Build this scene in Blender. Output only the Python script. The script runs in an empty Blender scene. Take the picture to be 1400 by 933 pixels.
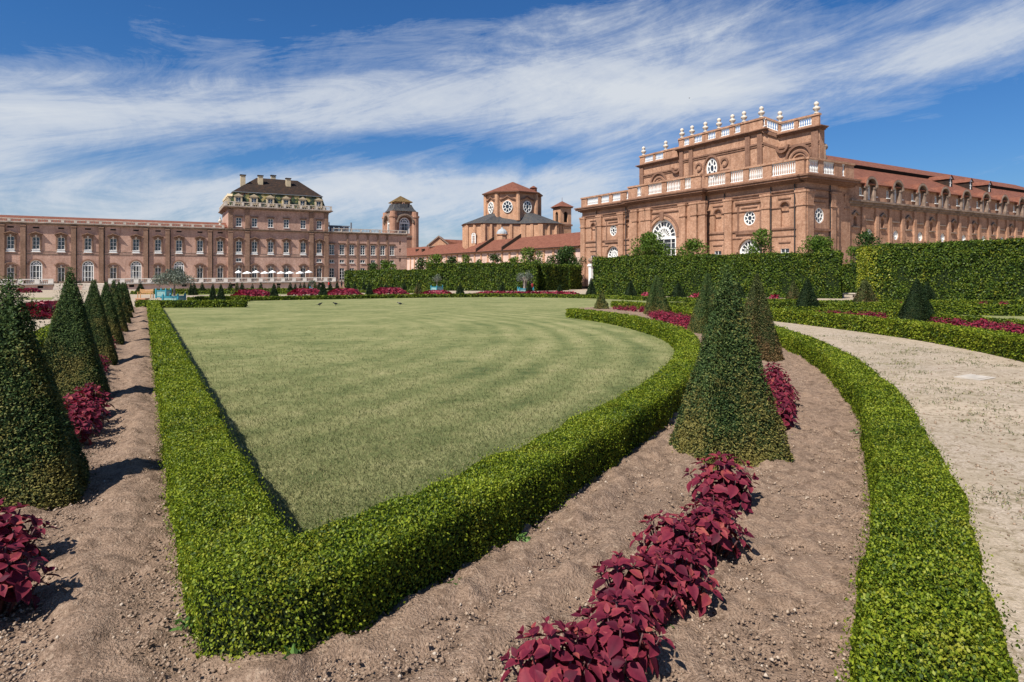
import bpy, math, random
import numpy as np
random.seed(7)
RNG = np.random.default_rng(11)
SC = bpy.context.scene
COL = SC.collection
R = math.radians

# ------------------------------------------------------------------ site frame
F, CX, YH, EYE, SL = 820.0, 700.0, 370.0, 1.7, 0.018     # camera constants (pixels of the 1400 wide photo), eye height, fall of the garden
VL = YH + F * SL
YFLAT = 170.0
def gz(x, y): return -SL * min(y, YFLAT)
def G(px, py):
    """point of the sloping garden seen at a pixel"""
    d = F * EYE / (py - VL)
    return ((px - CX) / F * d, d)
def AT(px, d): return ((px - CX) / F * d, d)
def ZP(py, d): return EYE + (YH - py) / F * d
TH = math.atan2(820, 1431)                                # the buildings' own axis
U = (math.cos(TH), math.sin(TH)); B = (-U[1], U[0])
BG = (-0.521, 0.853); UG = (0.853, 0.521)                 # the garden's axis

# ------------------------------------------------------------------ tagging
def tag(o, label=None, cat=None, group=None, kind=None):
    if label: o['label'] = label
    if cat: o['category'] = cat
    if group: o['group'] = group
    if kind: o['kind'] = kind
    return o
def link(o, parent=None):
    COL.objects.link(o)
    if parent is not None: o.parent = parent
    return o
def empty(name, loc=(0, 0, 0), rz=0.0, parent=None):
    o = bpy.data.objects.new(name, None)
    o.location = loc; o.rotation_euler = (0, 0, rz); o.empty_display_size = 0.3
    return link(o, parent)
def copy_tree(o, parent=None):
    c = o.copy(); COL.objects.link(c); c.parent = parent
    for ch in list(o.children): copy_tree(ch, c)
    return c

# ------------------------------------------------------------------ meshes
def mesh_np(name, V, faces_list, mats, attr=None, smooth=False):
    """faces_list: [(int array n x k, material index)]"""
    me = bpy.data.meshes.new(name)
    V = np.ascontiguousarray(V, dtype=np.float32)
    me.vertices.add(len(V)); me.vertices.foreach_set('co', V.ravel())
    loops = np.concatenate([f.ravel() for f, m in faces_list]).astype(np.int32)
    tot = np.concatenate([np.full(len(f), f.shape[1]) for f, m in faces_list]).astype(np.int32)
    mi = np.concatenate([np.full(len(f), m) for f, m in faces_list]).astype(np.int32)
    st = np.concatenate([[0], np.cumsum(tot)[:-1]]).astype(np.int32)
    me.loops.add(len(loops)); me.loops.foreach_set('vertex_index', loops)
    me.polygons.add(len(tot)); me.polygons.foreach_set('loop_start', st); me.polygons.foreach_set('loop_total', tot)
    me.polygons.foreach_set('material_index', mi)
    if smooth: me.polygons.foreach_set('use_smooth', np.ones(len(tot), dtype=bool))
    for m in mats: me.materials.append(m)
    if attr is not None:
        a = me.attributes.new('rnd', 'FLOAT', 'POINT'); a.data.foreach_set('value', np.ascontiguousarray(attr, dtype=np.float32))
    me.update(calc_edges=True); me.validate()
    return me
def obj(name, me, parent=None, loc=None, rz=None):
    o = bpy.data.objects.new(name, me)
    if loc is not None: o.location = loc
    if rz is not None: o.rotation_euler = (0, 0, rz)
    return link(o, parent)

def side(a, o, z): return (a, -o, z)           # a facade along local x that faces -y
def front(a, o, z): return (-o, a, z)          # a facade along local y that faces -x
def plain(a, o, z): return (a, o, z)

class MB:
    def __init__(s, fr=plain): s.fr = fr; s.V = []; s.Fc = []; s.M = []
    def v(s, a, o, z): s.V.append(s.fr(a, o, z)); return len(s.V) - 1
    def poly(s, pts, m=0):
        s.Fc.append([s.v(*p) for p in pts]); s.M.append(m)
    def box(s, a0, a1, o0, o1, z0, z1, m=0):
        i = [s.v(a, o, z) for z in (z0, z1) for a, o in ((a0, o0), (a1, o0), (a1, o1), (a0, o1))]
        for q in ((0, 3, 2, 1), (4, 5, 6, 7), (0, 1, 5, 4), (1, 2, 6, 5), (2, 3, 7, 6), (3, 0, 4, 7)):
            s.Fc.append([i[k] for k in q]); s.M.append(m)
    def taper(s, cx, cy, z0, z1, hx0, hy0, hx1, hy1, m=0):
        i = [s.v(cx + sx * hx, cy + sy * hy, z) for z, hx, hy in ((z0, hx0, hy0), (z1, hx1, hy1)) for sx, sy in ((-1, -1), (1, -1), (1, 1), (-1, 1))]
        for q in ((0, 3, 2, 1), (4, 5, 6, 7), (0, 1, 5, 4), (1, 2, 6, 5), (2, 3, 7, 6), (3, 0, 4, 7)):
            s.Fc.append([i[k] for k in q]); s.M.append(m)
    def prism(s, prof, o0, o1, m=0):
        """polygon prof [(a,z)] extruded from o0 to o1"""
        n = len(prof)
        A = [s.v(a, o0, z) for a, z in prof]; Bv = [s.v(a, o1, z) for a, z in prof]
        s.Fc.append(A[::-1]); s.M.append(m); s.Fc.append(Bv); s.M.append(m)
        for k in range(n):
            s.Fc.append([A[k], A[(k + 1) % n], Bv[(k + 1) % n], Bv[k]]); s.M.append(m)
    def band(s, outer, inner, o0, o1, m=0):
        """strip between two polylines of equal length, with thickness"""
        n = len(outer)
        ids = [[s.v(a, o, z) for a, z in P] for P in (outer, inner) for o in (o0, o1)]
        for k in range(n - 1):
            for x, y in ((0, 1), (1, 3), (3, 2), (2, 0)):
                s.Fc.append([ids[x][k], ids[x][k + 1], ids[y][k + 1], ids[y][k]]); s.M.append(m)
        for k in (0, n - 1):
            s.Fc.append([ids[0][k], ids[1][k], ids[3][k], ids[2][k]]); s.M.append(m)
    def lathe(s, cx, cy, prof, n=10, m=0, ph=0.0, sx=1.0, sy=1.0):
        rows = []
        for r, z in prof:
            rows.append([s.v(cx + sx * r * math.cos(ph + 2 * math.pi * k / n), cy + sy * r * math.sin(ph + 2 * math.pi * k / n), z) for k in range(n)])
        for i in range(len(rows) - 1):
            for k in range(n):
                s.Fc.append([rows[i][k], rows[i][(k + 1) % n], rows[i + 1][(k + 1) % n], rows[i + 1][k]]); s.M.append(m)
        s.Fc.append(rows[0][::-1]); s.M.append(m); s.Fc.append(rows[-1]); s.M.append(m)
    def tube(s, pts, rad, n=6, m=0):
        """rad: number or list"""
        pts = [np.array(p, float) for p in pts]; rows = []
        for i, p in enumerate(pts):
            d = pts[min(i + 1, len(pts) - 1)] - pts[max(i - 1, 0)]; d /= (np.linalg.norm(d) + 1e-9)
            x = np.cross(d, (0, 0, 1) if abs(d[2]) < .9 else (1, 0, 0)); x /= np.linalg.norm(x); y = np.cross(d, x)
            r = rad[i] if isinstance(rad, (list, tuple)) else rad
            rows.append([s.v(*(p + r * (math.cos(2 * math.pi * k / n) * x + math.sin(2 * math.pi * k / n) * y))) for k in range(n)])
        for i in range(len(rows) - 1):
            for k in range(n):
                s.Fc.append([rows[i][k], rows[i][(k + 1) % n], rows[i + 1][(k + 1) % n], rows[i + 1][k]]); s.M.append(m)
        s.Fc.append(rows[0][::-1]); s.M.append(m); s.Fc.append(rows[-1]); s.M.append(m)
    def mesh(s, name, mats, smooth=False):
        me = bpy.data.meshes.new(name); me.from_pydata(s.V, [], s.Fc)
        for m in (mats if isinstance(mats, (list, tuple)) else [mats]): me.materials.append(m)
        me.polygons.foreach_set('material_index', s.M)
        if smooth: me.polygons.foreach_set('use_smooth', [True] * len(s.Fc))
        me.update(); return me
    def build(s, name, mats, parent=None, smooth=False, loc=None, rz=None):
        return obj(name, s.mesh(name, mats, smooth), parent, loc, rz)
    # -------- walls with real openings
    def wall(s, a0, a1, z0, z1, ops, o=0.0, rev=0.35, m=0):
        """ops: (kind, centre, width, zb, zt); kind rect / arch / round"""
        rc = [(k, c - w / 2, c + w / 2, zb, zt) for k, c, w, zb, zt in ops]
        cuts = sorted({a0, a1} | {x for r in rc for x in (r[1], r[2]) if a0 < x < a1})
        for x0, x1 in zip(cuts[:-1], cuts[1:]):
            xm = (x0 + x1) / 2
            hs = sorted((r[3], r[4]) for r in rc if r[1] < xm < r[2])
            z = z0
            for h0, h1 in hs:
                if h0 > z: s.poly([(x0, o, z), (x1, o, z), (x1, o, h0), (x0, o, h0)], m)
                z = max(z, h1)
            if z < z1: s.poly([(x0, o, z), (x1, o, z), (x1, o, z1), (x0, o, z1)], m)
        for k, x0, x1, zb, zt in rc:
            c = (x0 + x1) / 2; r = (x1 - x0) / 2
            if k == 'rect': out = [(x0, zb), (x1, zb), (x1, zt), (x0, zt)]
            elif k == 'arch':
                zs = zt - r
                arc = [(c + r * math.cos(t), zs + r * math.sin(t)) for t in np.linspace(0, math.pi, 17)]
                out = [(x0, zb), (x1, zb)] + arc
                for (pa, corner) in ((arc[:9], (x1, zt)), (arc[8:], (x0, zt))):
                    for i in range(8): s.poly([(corner[0], o, corner[1]), (pa[i][0], o, pa[i][1]), (pa[i + 1][0], o, pa[i + 1][1])], m)
            else:
                rz = (zt - zb) / 2; zc = (zt + zb) / 2
                out = [(c + r * math.cos(t), zc + rz * math.sin(t)) for t in np.linspace(0, 2 * math.pi, 25)[:-1]]
                for q, corner in enumerate(((x1, zt), (x0, zt), (x0, zb), (x1, zb))):
                    for i in range(6):
                        p, n_ = out[(q * 6 + i) % 24], out[(q * 6 + i + 1) % 24]
                        s.poly([(corner[0], o, corner[1]), (p[0], o, p[1]), (n_[0], o, n_[1])], m)
            for i in range(len(out)):
                p, n_ = out[i], out[(i + 1) % len(out)]
                s.poly([(p[0], o, p[1]), (n_[0], o, n_[1]), (n_[0], o - rev, n_[1]), (p[0], o - rev, p[1])], m)

# ------------------------------------------------------------------ materials
class NT:
    def __init__(s, name):
        s.mat = bpy.data.materials.new(name); s.mat.use_nodes = True
        s.t = s.mat.node_tree; s.t.nodes.clear()
        s.out = s.n('ShaderNodeOutputMaterial')
    def n(s, typ, **kw):
        nd = s.t.nodes.new(typ)
        for k, v in kw.items(): setattr(nd, k, v)
        return nd
    def l(s, a, b): s.t.links.new(a, b)
    def noise(s, scale, detail=3.0, rough=.55, vec=None, dist=0.0):
        nd = s.n('ShaderNodeTexNoise'); nd.inputs['Scale'].default_value = scale
        nd.inputs['Detail'].default_value = detail; nd.inputs['Roughness'].default_value = rough; nd.inputs['Distortion'].default_value = dist
        if vec is not None: s.l(vec, nd.inputs['Vector'])
        return nd.outputs['Fac']
    def pos(s): return s.n('ShaderNodeNewGeometry').outputs['Position']
    def objc(s): return s.n('ShaderNodeTexCoord').outputs['Object']
    def ramp(s, fac, stops, interp='LINEAR'):
        nd = s.n('ShaderNodeValToRGB'); cr = nd.color_ramp; cr.interpolation = interp
        while len(cr.elements) < len(stops): cr.elements.new(.5)
        for e, (p, c) in zip(cr.elements, stops): e.position = p; e.color = (*c, 1) if len(c) == 3 else c
        s.l(fac, nd.inputs['Fac']); return nd.outputs['Color']
    def mix(s, fac, a, b, typ='MIX'):
        nd = s.n('ShaderNodeMix', data_type='RGBA', blend_type=typ)
        for sock, v in ((nd.inputs[0], fac), (nd.inputs[6], a), (nd.inputs[7], b)):
            if isinstance(v, (int, float)): sock.default_value = v
            elif isinstance(v, tuple): sock.default_value = (*v, 1)
            else: s.l(v, sock)
        return nd.outputs[2]
    def math(s, op, a, b=0.0, c=None):
        nd = s.n('ShaderNodeMath', operation=op)
        for sock, v in zip(nd.inputs, (a, b) if c is None else (a, b, c)):
            if isinstance(v, (int, float)): sock.default_value = v
            else: s.l(v, sock)
        return nd.outputs[0]
    def bsdf(s, col, rough=.8, spec=.3, bump=None, bstr=.3, bdist=.02, metal=0.0, transl=0.0, tcol=None):
        p = s.n('ShaderNodeBsdfPrincipled')
        if isinstance(col, tuple): p.inputs['Base Color'].default_value = (*col, 1)
        else: s.l(col, p.inputs['Base Color'])
        if isinstance(rough, (int, float)): p.inputs['Roughness'].default_value = rough
        else: s.l(rough, p.inputs['Roughness'])
        p.inputs['Specular IOR Level'].default_value = spec; p.inputs['Metallic'].default_value = metal
        if bump is not None:
            b = s.n('ShaderNodeBump'); b.inputs['Strength'].default_value = bstr; b.inputs['Distance'].default_value = bdist
            s.l(bump, b.inputs['Height']); s.l(b.outputs[0], p.inputs['Normal'])
        sh = p.outputs[0]
        if transl > 0:
            t = s.n('ShaderNodeBsdfTranslucent')
            tc = tcol if tcol is not None else col
            if isinstance(tc, tuple): t.inputs['Color'].default_value = (*tc, 1)
            else: s.l(tc, t.inputs['Color'])
            m = s.n('ShaderNodeMixShader'); m.inputs[0].default_value = transl
            s.l(sh, m.inputs[1]); s.l(t.outputs[0], m.inputs[2]); sh = m.outputs[0]
        s.l(sh, s.out.inputs['Surface']); return s.mat

def attr_rnd(t):
    a = t.n('ShaderNodeAttribute', attribute_name='rnd'); return a.outputs['Fac']
def leaf_mat(name, dark, mid, light, patch=None, patch_scale=2.0, lo=.5, hi=.7, rough=.45, spec=.35, transl=.28):
    t = NT(name); f = attr_rnd(t)
    big = t.noise(1.3, 2, vec=t.pos())
    f2 = t.math('ADD', t.math('MULTIPLY', f, .8), t.math('MULTIPLY', t.math('SUBTRACT', big, .5), .7))
    c = t.ramp(f2, [(0.05, dark), (.45, mid), (.9, light)])
    if patch:
        pn = t.noise(patch_scale, 4, .65, vec=t.pos())
        pf = t.ramp(t.math('ADD', pn, t.math('MULTIPLY', t.math('SUBTRACT', f, .5), .25)), [(lo, (0, 0, 0)), (hi, (1, 1, 1))])
        c = t.mix(pf, c, patch)
    return t.bsdf(c, rough, spec, transl=transl)
def plain_mat(name, col, rough=.7, spec=.3, var=.15, scale=4.0, metal=0.0, bump=0.0):
    t = NT(name); nz = t.noise(scale, 4, vec=t.objc())
    d = tuple(x * (1 - var) for x in col); l_ = tuple(min(1, x * (1 + var)) for x in col)
    c = t.ramp(nz, [(.3, d), (.7, l_)])
    return t.bsdf(c, rough, spec, metal=metal, bump=nz if bump else None, bstr=bump)

def brick_mat(name, c1, c2, c3):
    t = NT(name); oc = t.objc()
    sx = t.n('ShaderNodeSeparateXYZ'); t.l(oc, sx.inputs[0])
    cv = t.n('ShaderNodeCombineXYZ'); t.l(t.math('ADD', sx.outputs[0], sx.outputs[1]), cv.inputs[0]); t.l(sx.outputs[2], cv.inputs[1])
    br = t.n('ShaderNodeTexBrick'); t.l(cv.outputs[0], br.inputs['Vector'])
    br.inputs['Scale'].default_value = 1.0; br.inputs['Brick Width'].default_value = .42; br.inputs['Row Height'].default_value = .13
    br.inputs['Mortar Size'].default_value = .016; br.inputs['Color1'].default_value = (*c1, 1); br.inputs['Color2'].default_value = (*c2, 1)
    br.inputs['Mortar'].default_value = (*c3, 1); br.offset = .5
    big = t.noise(.35, 5, .6, vec=oc); sm = t.noise(3.2, 5, .7, vec=oc)
    c = t.mix(t.ramp(sm, [(.45, (0, 0, 0)), (.68, (.9, .9, .9))]), br.outputs['Color'], c3)
    sp = t.noise(7.5, 3, .75, vec=oc); c = t.mix(t.ramp(sp, [(.54, (0, 0, 0)), (.66, (.8, .8, .8))]), c, tuple(x * .5 for x in c2))
    c = t.mix(t.ramp(big, [(.42, (0, 0, 0)), (.70, (.75, .75, .75))]), c, tuple(x * .55 for x in c1))
    md = t.noise(1.5, 4, .7, vec=oc); c = t.mix(t.ramp(md, [(.5, (0, 0, 0)), (.72, (.6, .6, .6))]), c, c3)
    streak = t.n('ShaderNodeMapping'); streak.inputs['Scale'].default_value = (1.6, 1.6, .12); t.l(oc, streak.inputs[0])
    st = t.noise(1.0, 4, .6, vec=streak.outputs[0])
    c = t.mix(t.ramp(st, [(.52, (0, 0, 0)), (.75, (.5, .5, .5))]), c, tuple(x * .55 for x in c2))
    return t.bsdf(c, .9, .15, bump=sm, bstr=.4, bdist=.04)
def roof_mat(name, a, b, c_, rows=3.2):
    t = NT(name); oc = t.objc()
    nz = t.noise(1.1, 5, .7, vec=oc); fine = t.noise(14, 3, .7, vec=oc)
    c = t.ramp(nz, [(.3, a), (.5, b), (.7, c_)])
    c = t.mix(t.ramp(fine, [(.35, (.7, .7, .7)), (.55, (0, 0, 0))]), c, tuple(x * .45 for x in a))
    w = t.n('ShaderNodeTexWave', wave_type='BANDS', bands_direction='X'); w.inputs['Scale'].default_value = rows; t.l(oc, w.inputs[0])
    w.inputs['Distortion'].default_value = 1.0
    return t.bsdf(c, .85, .2, bump=t.math('ADD', w.outputs['Fac'], fine), bstr=.6, bdist=.08)

M = {}
M['brick_palace'] = brick_mat('palace_brick', (.50, .295, .22), (.39, .21, .15), (.60, .41, .32))
M['brick_dark'] = brick_mat('trim_brick', (.24, .125, .08), (.17, .083, .055), (.30, .175, .12))
M['trim_palace'] = brick_mat('palace_trim', (.27, .16, .105), (.19, .105, .07), (.33, .21, .15))
M['brick_orange'] = brick_mat('orangery_brick', (.43, .222, .132), (.275, .132, .078), (.55, .34, .228))
M['brick_tower'] = brick_mat('tower_brick', (.40, .21, .135), (.3, .15, .095), (.46, .27, .19))
M['brick_church'] = brick_mat('church_brick', (.54, .29, .165), (.44, .215, .12), (.6, .37, .24))
M['cornice'] = plain_mat('weathered_cornice', (.23, .165, .125), .9, .2, .45, 1.2, bump=.3)
M['stone'] = plain_mat('pale_stone', (.56, .48, .395), .8, .3, .22, 1.5)
M['white'] = plain_mat('white_paint', (.78, .76, .71), .55, .4, .06, 3)
M['pale_stone'] = plain_mat('bleached_stone', (.74, .68, .6), .8, .3, .12, 1.5)
M['plaster'] = plain_mat('pink_plaster', (.60, .42, .34), .9, .2, .2, .6)
M['cream'] = plain_mat('cream_stone', (.54, .43, .28), .85, .2, .15, 1.5)
M['tile_red'] = roof_mat('red_roof_tiles', (.165, .058, .037), (.24, .09, .055), (.31, .13, .08))
M['tile_dark'] = roof_mat('dark_brown_tiles', (.028, .02, .017), (.045, .028, .02), (.085, .042, .022))
M['ochre_tile'] = roof_mat('ochre_roof_tiles', (.10, .065, .03), (.19, .12, .045), (.28, .17, .07))
M['slate'] = roof_mat('slate', (.055, .055, .06), (.085, .085, .088), (.13, .105, .075))
M['lead'] = plain_mat('grey_lead', (.17, .19, .21), .6, .4, .25, 1.0)
M['lead_dome'] = plain_mat('pale_metal_sheet', (.36, .38, .39), .55, .4, .1, 1.0)
t = NT('glazed_tile_pattern'); vo = t.n('ShaderNodeTexVoronoi'); vo.inputs['Scale'].default_value = 1.6; t.l(t.objc(), vo.inputs[0])
sep = t.n('ShaderNodeSeparateColor'); t.l(vo.outputs['Color'], sep.inputs[0])
M['scale_tiles'] = t.bsdf(t.ramp(sep.outputs[0], [(0, (.02, .03, .015)), (.42, (.045, .065, .022)), (.62, (.13, .12, .035)), (.78, (.28, .22, .09)), (.95, (.12, .045, .025))], 'CONSTANT'), .5, .4)
t = NT('window_glass'); nz = t.noise(.9, 2, vec=t.pos())
M['glass'] = t.bsdf(t.ramp(nz, [(.35, (.012, .014, .018)), (.65, (.06, .07, .085))]), .1, .8)
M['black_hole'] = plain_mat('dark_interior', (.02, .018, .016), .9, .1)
M['teal'] = plain_mat('teal_paint', (.03, .215, .27), .55, .4, .18, 6)
M['teal_pale'] = plain_mat('faded_teal_panel', (.22, .37, .35), .6, .4, .2, 6)
M['wood'] = plain_mat('bench_wood', (.50, .28, .12), .6, .3, .2, 9)
M['terracotta'] = plain_mat('terracotta', (.45, .24, .14), .8, .2, .12, 4)
M['bark'] = plain_mat('bark', (.16, .12, .09), .9, .1, .4, 9, bump=.6)
M['olive_bark'] = plain_mat('olive_bark', (.28, .23, .19), .9, .1, .4, 9, bump=.6)
M['canvas'] = plain_mat('white_canvas', (.8, .8, .78), .8, .2, .04, 3)
M['pipe_shadow'] = plain_mat('dark_shadow_pipe', (.035, .03, .03), .6, .3, .2, 3)  # dark tone for the tubes that draw shadow lines on the facades
M['slab'] = plain_mat('worn_slab', (.43, .38, .32), .8, .2, .2, 5)
M['hose'] = plain_mat('black_rubber', (.012, .012, .014), .4, .5, .1, 3)
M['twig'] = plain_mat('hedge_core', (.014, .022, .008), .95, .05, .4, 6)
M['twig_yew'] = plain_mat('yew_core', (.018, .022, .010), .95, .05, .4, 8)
M['box_leaf'] = leaf_mat('box_leaf', (.028, .06, .006), (.165, .225, .013), (.34, .375, .03), patch=(.30, .29, .03), patch_scale=3.5, lo=.56, hi=.8, rough=.5, spec=.22, transl=.35)
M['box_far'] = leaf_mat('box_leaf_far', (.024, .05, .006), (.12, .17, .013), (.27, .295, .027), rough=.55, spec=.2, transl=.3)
def yew_mat(name, dark, mid, light, patch, lo, hi, zf):
    t = NT(name); f = attr_rnd(t); oc = t.objc(); sx = t.n('ShaderNodeSeparateXYZ'); t.l(oc, sx.inputs[0])
    big = t.noise(2.0, 3, vec=oc)
    c = t.ramp(t.math('ADD', t.math('MULTIPLY', f, .8), t.math('MULTIPLY', t.math('SUBTRACT', big, .5), .6)), [(.05, dark), (.45, mid), (.9, light)])
    pn = t.math('ADD', t.noise(2.4, 5, .65, vec=t.pos()), t.math('MULTIPLY', t.math('SUBTRACT', .75, sx.outputs[2]), zf))
    pf = t.ramp(t.math('ADD', pn, t.math('MULTIPLY', t.math('SUBTRACT', f, .5), .3)), [(lo, (0, 0, 0)), (hi, (.85, .85, .85))])
    return t.bsdf(t.mix(pf, c, patch), .6, .15, transl=.15)
M['yew_leaf'] = yew_mat('yew_leaf', (.016, .036, .010), (.055, .095, .026), (.125, .165, .042), (.23, .185, .05), .48, .70, .2)
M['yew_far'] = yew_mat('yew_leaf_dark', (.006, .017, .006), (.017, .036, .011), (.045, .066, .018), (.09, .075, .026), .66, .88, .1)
M['yew_brown'] = yew_mat('yew_leaf_browned', (.026, .036, .012), (.068, .088, .026), (.14, .145, .042), (.20, .115, .05), .50, .70, .22)
M['horn_leaf'] = leaf_mat('hornbeam_leaf', (.016, .038, .006), (.076, .128, .013), (.19, .23, .028), patch=(.24, .23, .02), patch_scale=.35, lo=.62, hi=.85, rough=.5, spec=.22)
M['horn_yellow'] = leaf_mat('hornbeam_yellowing_leaf', (.09, .13, .01), (.24, .27, .018), (.42, .39, .035), rough=.5)
M['tree_leaf'] = leaf_mat('tree_leaf', (.035, .075, .009), (.10, .165, .02), (.19, .25, .035), rough=.5, spec=.22, transl=.35)
M['tree_dark'] = leaf_mat('dark_tree_leaf', (.016, .038, .008), (.04, .078, .016), (.09, .135, .03), rough=.55, spec=.2)
M['olive_leaf'] = leaf_mat('olive_leaf', (.075, .095, .065), (.16, .185, .135), (.28, .30, .235), rough=.5)
M['weed'] = leaf_mat('weed_leaf', (.05, .11, .02), (.1, .19, .04), (.18, .28, .07))
# coleus leaves: crimson with browner blades
t = NT('coleus_leaf'); f = attr_rnd(t)
c = t.ramp(f, [(.05, (.055, .006, .016)), (.4, (.128, .014, .030)), (.72, (.215, .031, .044)), (.98, (.28, .07, .05))])
vein = t.noise(60, 2, vec=t.objc())
c = t.mix(t.ramp(vein, [(.5, (0, 0, 0)), (.7, (.35, .35, .35))]), c, (.07, .006, .018))
M['coleus'] = t.bsdf(c, .6, .14, transl=.12, tcol=(.40, .02, .04), bump=vein, bstr=.25, bdist=.004)
t = NT('coleus_leaf_far'); f = attr_rnd(t)
M['coleus_far'] = t.bsdf(t.ramp(f, [(.05, (.06, .005, .014)), (.45, (.165, .012, .03)), (.9, (.29, .028, .05))]), .5, .25, transl=.14, tcol=(.40, .02, .05))
M['coleus_stem'] = plain_mat('coleus_stem', (.10, .04, .04), .6, .3)

# ground surfaces
t = NT('gravel'); p = t.pos()
n1 = t.noise(38, 3, .8, vec=p); n2 = t.noise(.55, 5, .6, vec=p); n3 = t.noise(8, 6, .8, vec=p)
c = t.ramp(n1, [(.25, (.20, .155, .11)), (.5, (.39, .315, .24)), (.75, (.57, .48, .385))])
c = t.mix(t.ramp(n2, [(.35, (0, 0, 0)), (.7, (.6, .6, .6))]), c, (.56, .44, .31)); n4 = t.noise(1.1, 6, .75, vec=p); c = t.mix(t.ramp(n4, [(.45, (0, 0, 0)), (.62, (.6, .6, .6))]), c, (.29, .235, .165))
c = t.mix(t.ramp(n3, [(.50, (0, 0, 0)), (.60, (.9, .9, .9))]), c, (.23, .18, .115))
gn = t.noise(1.4, 6, .8, vec=p)
c = t.mix(t.ramp(gn, [(.60, (0, 0, 0)), (.68, (.65, .65, .65))]), c, (.19, .175, .075))
M['gravel'] = t.bsdf(c, .95, .15, bump=t.math('ADD', n1, n3), bstr=.7, bdist=.02)
t = NT('soil'); p = t.pos()
n1 = t.noise(75, 3, .65, vec=p); n2 = t.noise(.9, 5, .6, vec=p); n3 = t.noise(9, 5, .7, vec=p)
c = t.ramp(n1, [(.28, (.095, .062, .042)), (.5, (.26, .176, .122)), (.75, (.41, .295, .215))])
c = t.mix(t.ramp(n2, [(.4, (0, 0, 0)), (.68, (.7, .7, .7))]), c, (.28, .19, .132))
c = t.mix(t.ramp(n3, [(.50, (0, 0, 0)), (.64, (.75, .75, .75))]), c, (.12, .078, .053)); n5 = t.noise(26, 4, .7, vec=p); c = t.mix(t.ramp(n5, [(.56, (0, 0, 0)), (.66, (.7, .7, .7))]), c, (.40, .295, .21))
moss = t.noise(1.7, 5, .75, vec=p)
c = t.mix(t.ramp(moss, [(.64, (0, 0, 0)), (.74, (.5, .5, .5))]), c, (.21, .15, .06))
M['soil'] = t.bsdf(c, .97, .1, bump=t.math('ADD', n1, n3), bstr=1.0, bdist=.02)
t = NT('lawn'); p = t.pos()
n1 = t.noise(70, 3, .8, vec=p); n2 = t.noise(.5, 6, .65, vec=p); n3 = t.noise(3.2, 5, .7, vec=p)
mp = t.n('ShaderNodeMapping'); mp.inputs['Location'].default_value = (19.8, -18, 0); t.l(p, mp.inputs[0])
ln = t.n('ShaderNodeVectorMath', operation='LENGTH'); t.l(mp.outputs[0], ln.inputs[0])
wob = t.math('ADD', ln.outputs['Value'], t.math('MULTIPLY', t.noise(.25, 3, .5, vec=p), .9))
stripe = t.math('SINE', t.math('MULTIPLY', wob, 6.6))
s1 = t.math('MULTIPLY', t.math('MULTIPLY', stripe, t.ramp(t.noise(.16, 3, vec=p), [(.36, (.4, .4, .4)), (.56, (1, 1, 1))])), t.math('MULTIPLY', t.ramp(t.math('MULTIPLY', ln.outputs['Value'], 1 / 30), [(.50, (.12, .12, .12)), (.74, (1, 1, 1))]), .085))
f = t.math('ADD', t.math('ADD', t.math('MULTIPLY', n3, .5), t.math('MULTIPLY', n2, .57)), s1)
c = t.ramp(f, [(.34, (.082, .108, .038)), (.47, (.163, .178, .066)), (.61, (.258, .25, .106)), (.78, (.365, .32, .16))])
c = t.mix(t.ramp(n1, [(.3, (.65, .65, .65)), (.5, (0, 0, 0))]), c, (.085, .115, .04))
c = t.mix(t.ramp(n1, [(.55, (0, 0, 0)), (.8, (.55, .55, .55))]), c, (.42, .38, .21))
M['lawn'] = t.bsdf(c, .95, .1, bump=t.math('ADD', n1, n3), bstr=.8, bdist=.02)
M['blade'] = leaf_mat('grass_blade', (.07, .094, .034), (.172, .183, .073), (.39, .34, .17), rough=.7, spec=.1, transl=.35)
t = NT('pebble'); f = attr_rnd(t)
M['pebble'] = t.bsdf(t.ramp(f, [(0, (.17, .115, .08)), (.75, (.30, .21, .145)), (.95, (.40, .31, .23)), (1, (.48, .40, .32))]), .9, .2)
# ------------------------------------------------------------------ noise and polylines
_H = np.random.default_rng(5).random(65536)
def _hash(i, j, k): return _H[(i * 7919 + j * 104729 + k * 1299709) & 65535]
def vnoise(P):
    P = np.asarray(P, float); I = np.floor(P).astype(np.int64); f = P - I; f = f * f * (3 - 2 * f)
    r = 0
    for a in (0, 1):
        for b in (0, 1):
            for c in (0, 1):
                w = (f[:, 0] if a else 1 - f[:, 0]) * (f[:, 1] if b else 1 - f[:, 1]) * (f[:, 2] if c else 1 - f[:, 2])
                r = r + w * _hash(I[:, 0] + a, I[:, 1] + b, I[:, 2] + c)
    return r - .5
def fbm(P, oct=3):
    r = 0; a = 1.0
    for k in range(oct): r = r + a * vnoise(np.asarray(P) * 2 ** k + 17.3 * k); a *= .5
    return r
def resample(pts, step, smooth=True):
    pts = [np.array(p, float) for p in pts]
    if smooth and len(pts) > 2:
        out = []
        P = [2 * pts[0] - pts[1]] + pts + [2 * pts[-1] - pts[-2]]
        for i in range(1, len(P) - 2):
            for t in np.linspace(0, 1, 12, endpoint=False):
                a, b, c, d = P[i - 1], P[i], P[i + 1], P[i + 2]
                out.append(.5 * ((2 * b) + (c - a) * t + (2 * a - 5 * b + 4 * c - d) * t * t + (3 * b - a - 3 * c + d) * t ** 3))
        out.append(pts[-1]); pts = out
    A = np.array(pts); s = np.concatenate([[0], np.cumsum(np.hypot(*(A[1:] - A[:-1]).T))])
    n = max(2, int(s[-1] / step) + 1); q = np.linspace(0, s[-1], n)
    return np.stack([np.interp(q, s, A[:, 0]), np.interp(q, s, A[:, 1])], 1)
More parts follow.
